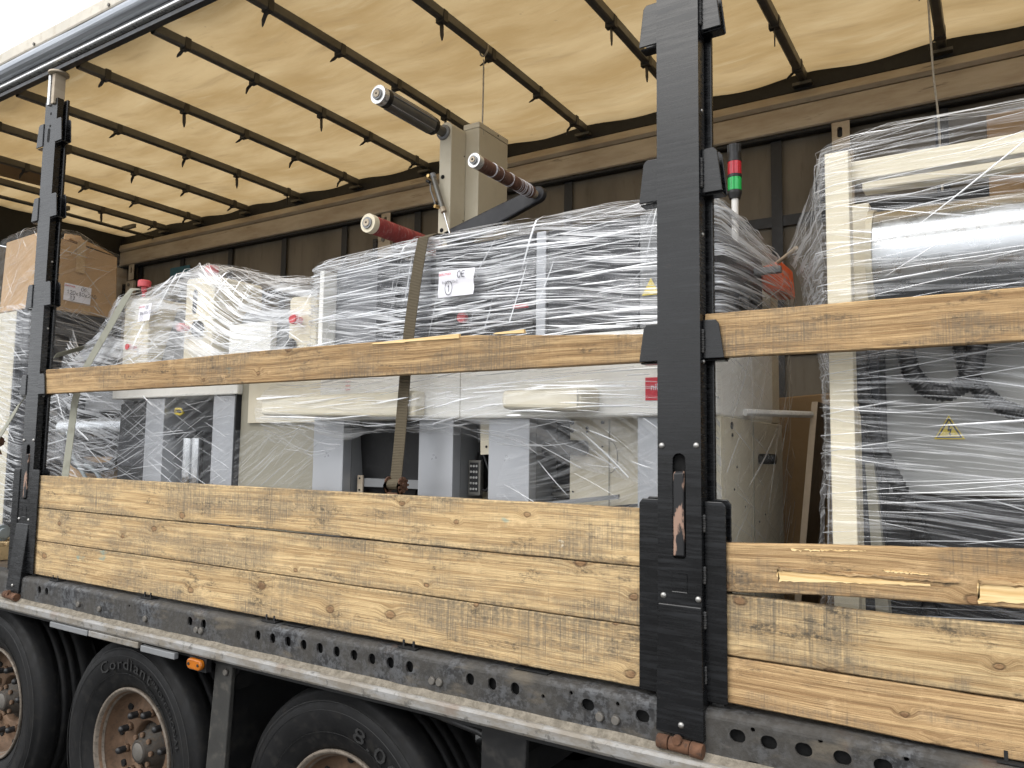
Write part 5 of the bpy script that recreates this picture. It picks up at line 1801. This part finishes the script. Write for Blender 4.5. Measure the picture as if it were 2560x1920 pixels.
# film round the console, pulled over the levers
YW = .145
film(mc, [[(-1.56, .70, 2.37), (-1.545, YW, 2.37), (-1.1, YW, 2.37), (-.6, YW, 2.37), (-.1, YW, 2.37), (.195, YW + .02, 2.37), (.20, .6, 2.37), (.20, .99, 2.37)],
          [(-1.56, .70, 2.58), (-1.545, YW, 2.58), (-1.1, YW + .012, 2.58), (-.6, YW + .012, 2.58), (-.1, YW + .01, 2.58), (.195, YW + .02, 2.56), (.275, .75, 2.55), (.20, 1.0, 2.5)],
          [(-1.54, .70, 2.73), (-1.535, YW + .01, 2.735), (-1.1, YW + .01, 2.765), (-.6, YW + .01, 2.775), (-.1, YW + .01, 2.775), (.185, YW + .02, 2.745), (.225, .6, 2.695), (.21, .97, 2.68)],
          [(-1.5, .70, 2.80), (-1.45, .40, 2.79), (-1.1, .38, 2.83), (-.6, .38, 2.815), (-.1, .38, 2.80), (.10, .38, 2.745), (.12, .6, 2.715), (.13, .90, 2.70)]],
     150, 46, .007, 'film_tight', 21, 620, ((.015, .05, 1.0), (.10, .06, .6), (-.06, .05, .4), (1.1, .3, .10)), (.12, .75), (.0010, .0044))
film(mc, [[(-1.72, .03, 2.075), (-1.3, .08, 2.06), (-.95, .12, 2.055), (-.55, .03, 2.08), (-.2, .035, 2.085), (.0, .13, 2.085), (.195, .15, 2.085)],
          [(-1.73, .025, 2.14), (-1.3, .07, 2.13), (-.95, .085, 2.13), (-.55, .03, 2.14), (-.2, .03, 2.14), (.0, .12, 2.14), (.195, .145, 2.14)],
          [(-1.72, .06, 2.20), (-1.3, .11, 2.22), (-.95, .135, 2.23), (-.55, .09, 2.22), (-.2, .08, 2.22), (.0, .135, 2.24), (.195, .15, 2.24)],
          [(-1.56, .145, 2.38), (-1.3, .15, 2.38), (-.95, .150, 2.38), (-.55, .15, 2.38), (-.2, .15, 2.38), (.0, .150, 2.38), (.195, .15, 2.38)]],
     130, 30, .005, 'film_white', 22, 220, ((.06, .07, 1.0), (-.05, .07, .7)), (.10, .55), (.0010, .0040))
# loose skirt hanging under the housing and diagonal strands across the bays
film(mc, [[(-1.72, .10, 2.0), (-1.5, .16, 1.93), (-1.25, .17, 2.03), (-.9, .17, 2.04), (-.55, .16, 1.99), (-.3, .17, 1.92), (0, .17, 1.86), (.19, .17, 1.80)],
          [(-1.72, .05, 2.08), (-1.5, .10, 2.075), (-1.25, .11, 2.075), (-.9, .13, 2.075), (-.55, .09, 2.085), (-.3, .09, 2.09), (0, .13, 2.09), (.19, .15, 2.09)]],
     110, 16, .012, 'film_loose', 23, 70, ((-.22, .15, 1.0), (.1, .1, .5)), (.10, .40), (.0008, .0030))
film(mc, [[(-.62, .185, 1.62), (-.3, .185, 1.50), (.10, .185, 1.42), (.195, .2, 1.40)], [(-.62, .18, 1.85), (-.3, .185, 1.8), (.10, .185, 1.75), (.195, .2, 1.7)], [(-.52, .165, 2.07), (-.3, .165, 2.06), (.10, .17, 2.04), (.195, .18, 2.02)]],
     50, 30, .006, 'film_thin', 24, 22, ((-.58, .10, 1.0), (-.35, .1, .5)), (.15, .6), (.0006, .0018))
film(mc, [[(.19, .17, 1.40), (.192, .45, 1.40), (.195, .70, 1.40), (.20, 1.0, 1.40)], [(.192, .17, 1.8), (.205, .45, 1.8), (.215, .70, 1.8), (.205, 1.0, 1.8)], [(.192, .17, 2.1), (.23, .45, 2.1), (.225, .70, 2.1), (.205, 1.0, 2.1)],
          [(.195, .17, 2.38), (.205, .45, 2.38), (.24, .70, 2.40), (.205, 1.0, 2.38)]],
     50, 50, .010, 'film_thin', 25, 110, ((.85, .18, 1.0), (-.5, .15, .5), (1.45, .1, .3)), (.15, .6), (.0007, .0022))
# crumpled film left lying on top behind the red shaft
film(mc, [[(-1.55, .62, 2.80), (-1.35, .58, 2.80), (-1.15, .62, 2.80)], [(-1.55, .66, 2.88), (-1.35, .60, 2.93), (-1.15, .66, 2.86)], [(-1.5, .80, 2.84), (-1.35, .82, 2.96), (-1.2, .80, 2.84)]],
     40, 30, .022, 'film_loose', 26, 60, ((.5, .8, 1.0), ), (.05, .18), (.0008, .0024))
paper_label(mc, (-.848, .118, 2.530), (.998, 0, .0), (.02, 0, 1), (0, -1, 0), .158, .098, [('OE', .55, .68, .024, .0026), ('1', .27, .20, .022, .0026), ('@', .20, .14, .036, .0024), ('8x80x120x2', .12, .50, .009, .0010)], wave=.0022)

# ---- right machine: cream frame, steel drum, grey cabinet with hoses
me_ = thing('wrapped_machine', (.95, .6, ZD), 'tightly film wrapped machine at right with cream frame, steel drum and yellow warning triangle', 'machine')
MB().box(.500, .562, .135, .19, ZD, 2.815).build('frame_post', 'cream_paint', me_, .003)
MB().box(1.50, 1.562, .135, .19, ZD, 2.815).build('frame_post', 'cream_paint', me_, .003)
MB().box(.500, 1.562, .192, .23, 2.745, 2.80).build('frame_head', 'cream_paint', me_, .003)
MB().box(.565, 1.50, .36, .42, 2.765, 2.83).build('cross_beam', 'cream_paint', me_, .006)
MB().box(.500, .552, .60, .66, ZD, 2.80).build('frame_post', 'cream_paint', me_, .003)
MB().box(1.50, 1.56, 1.30, 1.36, ZD, 2.80).build('frame_post', 'cream_paint', me_, .003)
MB().cyl((.585, .54, 2.575), (1.48, .54, 2.575), .165, n=56).build('steel_drum', 'steel_drum', me_, weld=False)
MB().cyl((.566, .54, 2.575), (.584, .54, 2.575), .172, n=56).build('drum_flange', 'cream_paint', me_, weld=False)
MB().box(.54, 1.50, .50, .54, 1.86, 2.36).build('grey_cabinet', 'key_grey', me_, .004)
MB().box(.565, 1.50, .30, 1.20, 2.36, 2.40).build('dark_shelf', 'dark_machine', me_, .004)
MB().box(.58, 1.50, .34, .48, 2.362, 2.385).build('drip_tray', 'dark_machine', me_, .003)
MB().box(.55, 1.50, .40, 1.20, 1.29, 1.855).build('dark_base', 'dark_machine', me_, .004)
MB().hexa([(.59, .30, 1.30), (.63, .30, 1.30), (.63, .36, 1.30), (.59, .36, 1.30), (.562, .30, 1.95), (.585, .30, 1.95), (.585, .36, 1.95), (.562, .36, 1.95)]).build('brace', 'olive_panel', me_)
MB().box(.548, .60, .34, .50, 1.29, 2.35).build('dark_column', 'slate_grey', me_, .004)


def hose(pts, r=.024):
    # smooth path, ribbed like corrugated conduit
    P_ = surf([pts, pts])
    n = 170
    L_ = sum((P_((k + 1) / 40, 0) - P_(k / 40, 0)).length for k in range(40))
    q = [P_(k / n, 0) for k in range(n + 1)]
    return MB().tube(q, r, 10, True, rf=lambda t: r * (1 + .10 * (1 if (int(t * n) % 3) else -1))).build('corrugated_hose', 'hose_black', me_)


hose([(.660, .41, 2.40), (.662, .40, 2.30), (.678, .40, 2.215), (.715, .40, 2.165), (.765, .40, 2.150), (.810, .40, 2.175), (.838, .40, 2.235), (.850, .41, 2.31), (.856, .42, 2.40)])
hose([(.800, .44, 2.40), (.803, .44, 2.30), (.818, .44, 2.215), (.850, .43, 2.155), (.90, .43, 2.11), (.97, .43, 2.08), (1.08, .43, 2.05)], .022)
hose([(.553, .33, 2.42), (.556, .31, 2.28), (.562, .30, 2.16), (.580, .30, 2.06), (.612, .31, 1.96), (.648, .32, 1.88), (.68, .34, 1.80), (.70, .37, 1.70), (.71, .38, 1.5)], .020)
# warning triangle: yellow plate, black border, black flash
tri = [(.7305, 2.026), (.7985, 2.026), (.7645, 2.0865)]


def inset(k, c=(.7645, 2.0462)):
    return [(c[0] + (x - c[0]) * k, c[1] + (z - c[1]) * k) for x, z in tri]


ws = MB().prism_y(inset(1.18), .4965, .4985).build('warning_sign', 'sign_yellow', me_, .003)
bd = MB()
o1, o2 = inset(1.0), inset(.78)
bd.add([(x, .4962, z) for x, z in o1 + o2], [(0, 1, 4, 3), (1, 2, 5, 4), (2, 0, 3, 5)])
bd.build('sign_border', 'ink', ws)
fl_ = MB()
fl_.add([(x, .4960, z) for x, z in ((.7625, 2.068), (.7690, 2.066), (.7655, 2.0525), (.7720, 2.0555), (.7672, 2.038), (.7640, 2.0395), (.7662, 2.0475), (.7598, 2.0455))], [(0, 7, 2, 1), (7, 6, 3, 2), (6, 5, 4, 3)])
fl_.add([(x, .4960, z) for x, z in ((.7615, 2.0405), (.7705, 2.0375), (.7660, 2.0325))], [(0, 2, 1)])
fl_.build('sign_flash', 'ink', ws)
YE = .112
film(me_, [[(.480, .55, 1.30), (.488, YE + .01, 1.30), (.58, YE, 1.30), (.9, YE, 1.30), (1.57, YE, 1.30)], [(.480, .55, 1.8), (.488, YE + .01, 1.8), (.58, YE, 1.8), (.9, YE, 1.8), (1.57, YE, 1.8)],
           [(.47, .50, 2.25), (.488, YE + .01, 2.25), (.58, YE, 2.25), (.9, YE, 2.25), (1.57, YE, 2.25)], [(.36, .56, 2.55), (.488, YE + .01, 2.6), (.58, YE + .005, 2.6), (.9, YE, 2.6), (1.57, YE, 2.6)],
           [(.43, .50, 2.78), (.490, YE + .01, 2.822), (.58, YE, 2.835), (.9, YE, 2.84), (1.57, YE, 2.84)], [(.55, .55, 2.90), (.56, .35, 2.885), (.68, .32, 2.93), (.9, .32, 2.91), (1.5, .32, 2.91)]],
     110, 90, .006, 'film_clear', 31, 330, ((.05, .035, 1.0), (.14, .05, .4), (-.20, .07, .35)), (.15, .90), (.0006, .0021), strands=(((.40, .70), (.66, .86), .0022), ((.36, .64), (.52, .72), .0016), ((.45, .50), (.80, .44), .0016)))
# film pulled out to the left like a tent towards the middle machine
film(me_, [[(.488, .13, 2.20), (.46, .28, 2.20), (.44, .42, 2.12)], [(.488, .13, 2.45), (.40, .38, 2.50), (.335, .56, 2.56)], [(.488, .13, 2.62), (.37, .42, 2.63), (.292, .60, 2.655)], [(.490, .14, 2.82), (.39, .40, 2.76), (.296, .60, 2.685)]],
     40, 40, .010, 'film_loose', 32, 170, ((.10, .25, 1.0), (.9, .2, .4)), (.10, .45), (.0008, .0026))
film(me_, [[(.47, .15, 1.29), (.44, .24, 1.29)], [(.48, .15, 1.72), (.445, .25, 1.7)], [(.486, .15, 2.2), (.455, .30, 2.2)]], 16, 50, .016, 'film_loose', 33, 50, ((1.4, .2, 1.0),), (.1, .3), (.0008, .0026))
ro = MB().tube([(.20, .72, 2.645), (.25, .66, 2.652), (.30, .60, 2.662), (.33, .56, 2.668)], .007, 8)
tag(ro.build('wooden_stick', 'hardboard_edge', None), 'thin pale stick between the film tents of the two machines', 'stick')

# ---- sheets and rod standing between the two machines
cs = MB().hexa([(.03, 1.24, ZD), (.40, 1.20, ZD), (.40, 1.225, ZD), (.03, 1.265, ZD), (.06, 1.22, 2.205), (.39, 1.18, 2.225), (.39, 1.205, 2.225), (.06, 1.245, 2.205)])
tag(cs.build('cardboard_sheet', 'cardboard_dark', None, .006), 'brown cardboard sheet standing upright behind the leaning board, between the machines', 'cardboard')
hp = thing('hardboard_panel', (.30, 1.2, ZD), 'narrow dark hardboard panel with pale edge leaning between the two machines', 'panel')
MB().hexa([(.222, .862, ZD), (.245, .862, ZD), (.245, 1.19, ZD), (.222, 1.19, ZD), (.312, .862, 2.165), (.333, .862, 2.165), (.333, 1.17, 2.165), (.312, 1.17, 2.165)]).build('board', 'hardboard_face', hp, .002)
MB().hexa([(.2215, .855, ZD), (.2445, .855, ZD), (.2445, .861, ZD), (.2215, .861, ZD), (.3115, .855, 2.165), (.3325, .855, 2.165), (.3325, .861, 2.165), (.3115, .861, 2.165)]).build('pale_edge', 'hardboard_edge', hp)
rd = MB().cyl((.181, .45, 2.108), (.308, .86, 2.118), .013, n=6)
tag(rd.build('white_rod', 'white_rod', None, .002), 'white rod bridging from the middle machine to the leaning board', 'rod')
bx_ = thing('cardboard_box', (1.2, 1.95, ZD), 'tall brown carton at the back right, its top showing above the wrapped machine', 'box')
MB().box(.885, 1.45, 1.80, 2.14, ZD, 3.485).build('carton', 'cardboard_dark', bx_, .006)
MB().box(1.14, 1.19, 1.7985, 1.7995, 2.9, 3.484).build('tape_strip', 'packing_tape', bx_)


# ---- lashing straps
def ribbon(path, w, th=.003, wdir=(1, 0, 0)):
    mb = MB()
    wd = Vector(wdir)
    pts = [Vector(p) for p in path]
    P_ = surf([pts, pts])
    n = len(pts) * 6
    q = [P_(k / n, 0) for k in range(n + 1)]
    vs = []
    for k, p in enumerate(q):
        d = (q[min(k + 1, n)] - q[max(k - 1, 0)]).normalized()
        s = (wd - d * wd.dot(d)).normalized()
        nn = d.cross(s).normalized()
        for a, b in ((-1, -1), (1, -1), (1, 1), (-1, 1)):
            vs.append(p + s * (a * w / 2) + nn * (b * th / 2))
    mb.add(vs, [(k * 4 + j, k * 4 + (j + 1) % 4, (k + 1) * 4 + (j + 1) % 4, (k + 1) * 4 + j) for k in range(n) for j in range(4)])
    mb.add(vs[:4][::-1], [(0, 1, 2, 3)])
    mb.add(vs[-4:], [(0, 1, 2, 3)])
    return mb


def ratchet(parent, c, s=1.0):
    x, y, z = c
    for dx in (-.032, .032):
        pr = [(y + .026 * s * math.cos(R(a)), z + .030 * s * math.sin(R(a))) for a in range(-150, 151, 25)] + [(y + .0, z - .075 * s), (y + .02, z - .075 * s)]
        mb = MB().prism_x(pr, x + dx - .003, x + dx + .003)
        mb.build('ratchet_cheek', 'rust', parent, .001)
    MB().cyl((x - .029, y, z), (x + .029, y, z), .019 * s, n=16).build('webbing_spool', 'webbing_brown', parent, weld=False)
    MB().cyl((x - .042, y, z), (x + .042, y, z), .008, n=10).build('ratchet_axle', 'rust', parent, .001)
    for k in range(9):
        a = R(40 * k)
        MB().box(x + .0355, x + .0395, y + .024 * math.cos(a) - .004, y + .024 * math.cos(a) + .004, z + .024 * math.sin(a) - .004, z + .024 * math.sin(a) + .004).build('ratchet_tooth', 'rust', parent)
    MB().box(x - .024, x + .024, y - .020, y - .014, z - .10, z - .028).build('ratchet_handle', 'rust', parent, .003)


sp1 = thing('lashing_strap', (-.95, .1, ZD), 'wide brown lashing strap with a rusty ratchet running down the middle machine', 'strap', 'straps lashing the load')
ribbon([(-1.0, 2.15, 1.35), (-.97, 1.2, 2.66), (-.945, .60, 2.83), (-.93, .20, 2.805), (-.925, .118, 2.77), (-.945, .100, 2.58), (-.965, .092, 2.38), (-.975, .088, 2.20), (-.985, .080, 1.98), (-.99, .072, 1.86)], .052).build('webbing', 'webbing_brown', sp1)
ratchet(sp1, (-.985, .066, 1.842))
ribbon([(-.985, .060, 1.77), (-.99, .055, 1.55), (-.995, .046, 1.30)], .050).build('webbing_tail', 'webbing_brown', sp1)
sp2 = thing('lashing_strap', (-3.2, .1, ZD), 'pale grey lashing strap slanting down the left end of the cream machine', 'strap', 'straps lashing the load')
ribbon([(-2.9, 2.15, 1.35), (-2.98, 1.2, 2.62), (-3.03, .6, 2.80), (-3.09, .29, 2.832), (-3.20, .225, 2.60), (-3.275, .165, 2.40), (-3.285, .120, 2.23), (-3.265, .095, 2.0), (-3.255, .075, 1.80), (-3.25, .046, 1.30)], .046, wdir=(1, .25, 0)).build('webbing', 'webbing_grey', sp2)
sp3 = thing('lashing_strap', (-4.1, .1, ZD), 'grey lashing strap with ratchet slanting off the left edge behind the left pillar', 'strap', 'straps lashing the load')
ribbon([(-3.60, .16, 2.47), (-3.72, .12, 2.31), (-3.84, .10, 2.19), (-4.02, .09, 2.01)], .046, wdir=(.8, 0, .6)).build('webbing', 'webbing_grey', sp3)
ribbon([(-3.60, .16, 2.47), (-3.66, .40, 2.56), (-3.8, 1.2, 2.5)], .046, wdir=(.8, 0, .6)).build('webbing', 'webbing_grey', sp3)
ratchet(sp3, (-4.035, .085, 1.985))
ribbon([(-4.06, .08, 1.95), (-4.2, .07, 1.65), (-4.3, .05, 1.30)], .046).build('webbing_tail', 'webbing_grey', sp3)

# ---- cords hanging from the roof bows
c1 = MB().tube([(-1.32, 1.06, 4.00), (-1.319, 1.06, 3.85), (-1.321, 1.06, 3.65), (-1.32, 1.07, 3.60)], .0042, 6)
c1.tube([(-1.32 + .027 * math.cos(R(a)), 1.06 + .004 * math.sin(R(a * 2)), 4.056 + .036 * math.sin(R(a))) for a in range(-90, 271, 30)], .0048, 6)
tag(c1.build('hanging_cord', 'rope_fibre', None, weld=False), 'thin cord tied to a roof bow and hanging down to the roller tower', 'cord', 'cords tied to the roof bows')
c2 = MB().tube([(.690, 1.50, 4.03), (.694, 1.51, 3.8), (.700, 1.53, 3.6), (.712, 1.56, 3.42), (.716, 1.57, 3.10)], .0046, 6)
c2.tube([(.704 + .028 * math.cos(R(a)), 1.50, 4.056 + .036 * math.sin(R(a))) for a in range(-90, 271, 30)], .0048, 6)
tag(c2.build('hanging_cord', 'rope_fibre', None, weld=False), 'long cord hanging from a roof bow above the right wrapped machine', 'cord', 'cords tied to the roof bows')
